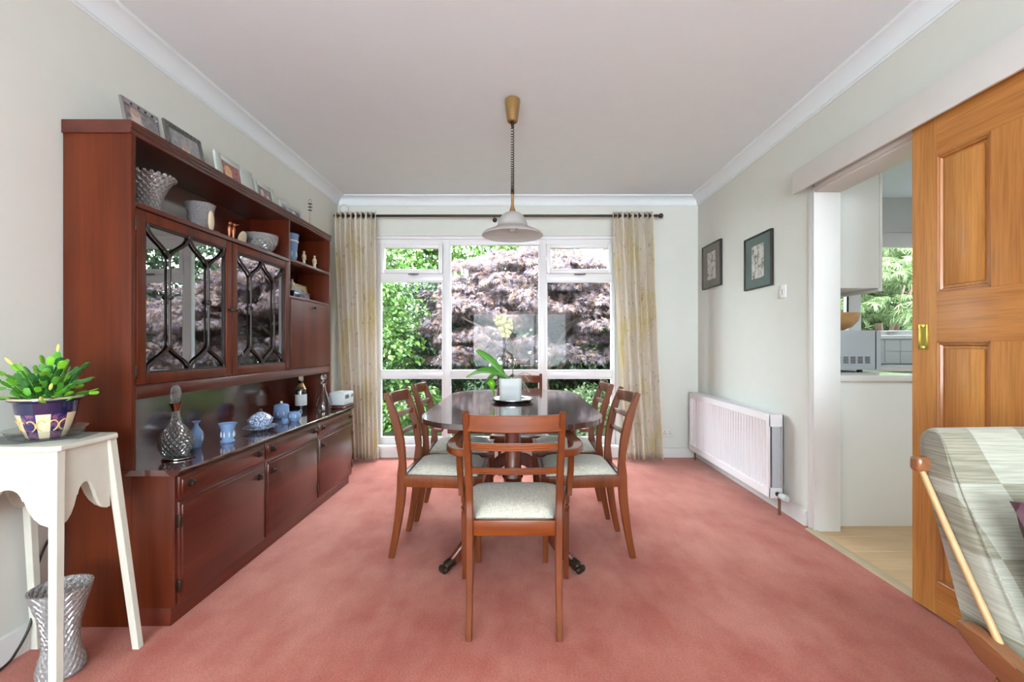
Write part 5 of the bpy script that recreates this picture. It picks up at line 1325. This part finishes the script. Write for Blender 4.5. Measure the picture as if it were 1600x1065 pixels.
M['matgrey'] = plain('grey_mat', srgb(124, 128, 126), .6)
MB().prism([(-1.70, 1.39), (-1.52, 1.375), (-1.43, 1.47), (-1.46, 1.58), (-1.62, 1.59), (-1.71, 1.50)], 'z', SZ + .001, SZ + .004).build('sheet', M['matgrey'], t)
sxx, syy, szz = -1.532, 1.475, SZ + .0045
t = thing('glass_saucer', 'wide shallow clear glass dish under the cactus pot', 'dish', (sxx, syy, szz))
MB().lathe([(.001, .001), (.072, .001), (.083, .006), (.098, .030), (.102, .032), (.100, .034), (.080, .011), (.072, .005), (.001, .005)], (sxx, syy, szz), 48).build('dish', M['tray_glass'], t)
def pot_mat():
    m, nt, b = newmat('navy_and_cream_glaze'); tc = node(nt, 'ShaderNodeTexCoord'); sp = node(nt, 'ShaderNodeSeparateXYZ'); link(nt, tc.outputs['Object'], sp.inputs[0])
    top_ = math_(nt, 'GREATER_THAN', sp.outputs[2], .078)
    ang = math_(nt, 'ARCTAN2', sp.outputs[1], sp.outputs[0]); a2 = math_(nt, 'MULTIPLY', ang, 3 / PI)
    fr_ = math_(nt, 'FRACT', math_(nt, 'ADD', a2, 10.85)); sq = math_(nt, 'LESS_THAN', math_(nt, 'ABSOLUTE', math_(nt, 'SUBTRACT', fr_, .5)), .27)
    n = noise(nt, tc.outputs['Object'], 60, 3)
    sq2 = mix(nt, ramp(nt, n, [(.5, (0, 0, 0, 1)), (.56, (1, 1, 1, 1))]), srgb(40, 34, 84), srgb(112, 66, 96))
    c = mix(nt, sq, srgb(216, 200, 168), sq2); c = mix(nt, top_, c, srgb(20, 24, 62))
    rim_ = math_(nt, 'GREATER_THAN', sp.outputs[2], .124); c = mix(nt, rim_, c, srgb(206, 186, 156))
    link(nt, c, b.inputs['Base Color']); b.inputs['Roughness'].default_value = .1; b.inputs['Coat Weight'].default_value = .7; return m
pzz = szz + .0055
pp = thing('glazed_pot', 'navy and cream glazed flower pot holding the leafy cactus', 'pot', (sxx, syy, pzz))
o = [(.046, 0), (.050, .004), (.063, .04), (.072, .076), (.075, .10), (.077, .114), (.084, .116), (.090, .121), (.090, .127), (.084, .130), (.076, .126), (.071, .11), (.070, .105)]
MB().lathe([(r, z + pzz) for r, z in o], (sxx, syy, 0), 48).build('body', pot_mat(), pp)
MB().lathe([(.070, .10), (.070, .108), (.001, .112)], (sxx, syy, pzz), 32).build('compost', M['soil'], pp)
M['ochre'] = plain('ochre_slip', srgb(206, 176, 110), .3)
for a0 in (-1.95, -1.15, -.35):
    for s in (-1, 1):
        pts = []
        for k_ in range(14):
            th = k_ / 13 * 1.5 * PI; r_ = .011; u = s * (.011 + r_ * math.cos(th) * .9); zz = .052 - k_ * .0012 + r_ * math.sin(th)
            R_ = .050 + (.0725 - .050) * min(1, zz / .078) + .002; a = a0 + u / R_; pts.append((sxx + R_ * math.cos(a), syy + R_ * math.sin(a), pzz + zz))
        MB().tube(pts, .0018, 6).build('scroll', M['ochre'], pp)
# leafy cactus
cac = thing('christmas_cactus', 'bushy green Christmas cactus with arching flat leaf segments', 'plant', (sxx, syy, pzz + .11))
def seg_mesh(mat):
    b = MB(); n = 10; V0 = []
    o_ = [(0, .003), (.15, .38), (.3, .47), (.4, .42), (.55, .52), (.66, .46), (.82, .46), (.92, .34), (1.0, .12)]
    up = []; dn = []
    for z, w_ in o_:
        up.append([b.bm.verts.new((w_ * k_, .05 * (1 - k_ * k_) * min(1, w_ * 3) + .02, z)) for k_ in (-1, -.5, 0, .5, 1)])
        dn.append([b.bm.verts.new((w_ * k_ * .98, -.05 * (1 - k_ * k_) * min(1, w_ * 3) - .02, z)) for k_ in (-1, -.5, 0, .5, 1)])
    for g, rv in ((up, 0), (dn, 1)):
        for r0, r1 in zip(g, g[1:]):
            for k_ in range(4):
                f_ = (r0[k_], r0[k_ + 1], r1[k_ + 1], r1[k_]); b.bm.faces.new(f_ if not rv else tuple(reversed(f_)))
    for i in range(len(up) - 1):
        for k_ in (0, 4): b.bm.faces.new((up[i][k_], dn[i][k_], dn[i + 1][k_], up[i + 1][k_]))
    return b.mesh('leaf', mat, angle=60)
sm_ = [seg_mesh(M['leaf_dark']), seg_mesh(M['leaf_bright'])]
sm_.append(seg_mesh(M['leaf_mid']))
bud = MB().lathe([(.05, 0), (.14, .2), (.17, .5), (.12, .8), (.02, 1)], (0, 0, 0), 8).mesh('bud', M['bud'])
cr_ = random.Random(12); cnt = 0
for k_ in range(84):
    a = cr_.uniform(0, 2 * PI); r0 = cr_.uniform(.0, .055); p = Vector((r0 * math.cos(a), r0 * math.sin(a), .0))
    lean_ = cr_.uniform(.2, 1.35) if k_ % 3 else cr_.uniform(0, .6); out = Vector((math.cos(a), math.sin(a) * .7, 0)); nseg = cr_.choice((2, 3, 4, 5)); L = cr_.uniform(.025, .034)
    if lean_ > 1.0: nseg = min(nseg, 4)
    for q in range(nseg):
        d = (out * math.sin(lean_) + Vector((0, 0, math.cos(lean_)))).normalized()
        if p.z + d.z * L < .006: lean_ = 1.25; d = (out * math.sin(lean_) + Vector((0, 0, math.cos(lean_)))).normalized()
        nxt = p + d * L
        if sxx + nxt.x < -1.735: break
        if syy + nxt.y > 1.72: break
        tq = d.to_track_quat('Z', 'Y'); rot = (tq @ Euler((0, 0, cr_.uniform(-.7, .7))).to_quaternion()).to_euler()
        tip = q == nseg - 1; mi = 1 if (tip and cr_.random() < .42) else (2 if cr_.random() < .4 else 0)
        inst('leaf', sm_[mi], cac, p, rot, (L * .66, L * .66, L * 1.08)); cnt += 1
        p = nxt; lean_ += cr_.uniform(-.08, .30); 
        if tip and cr_.random() < .06: inst('bud', bud, cac, p, rot, (.03, .03, .032))
# crystal vase on the floor
vx, vy = -1.512, 1.50
vt = cutglass('crystal_vase', 'tall cut crystal vase with flared rim on the carpet beneath the plant stand', 'vase', (vx, vy, .002), flare([(.056, 0), (.062, .012), (.060, .035), (.048, .09), (.048, .14), (.058, .20), (.072, .25), (.081, .285)], 3), .007, .02, (1, 19), 36, rim=None)
b = MB(); b.lathe([(.001, .012), (.048, .014), (.044, .05), (.024, .075), (.001, .08)], (vx, vy, .002), 20, lambda i, j, a: 1 + .12 * math.sin(3 * a + j)); b.build('white_gravel', M['ivory'], vt)
for k_ in range(9):
    a = k_ * 2 * PI / 9; b = MB(); b.lathe([(.003, .06), (.008, .08), (.001, .115)], (vx + .026 * math.cos(a), vy + .026 * math.sin(a), .0), 6); b.build('teal_bead', M['teal'] if 'teal' in M else M['bronze'], vt)
cab_l = thing('power_cable', 'black power cable looping down the wall beside the wall unit', 'cable', (-1.73, 1.6, 0))
MB().tube(spline([(-1.75, 1.738, .375), (-1.748, 1.70, .368), (-1.745, 1.665, .325), (-1.742, 1.635, .25), (-1.735, 1.62, .17), (-1.725, 1.605, .10), (-1.722, 1.56, .035), (-1.715, 1.50, .008), (-1.70, 1.3, .006), (-1.68, 1.0, .006)], 7), .0042, 8).build('cord', M['black'], cab_l)
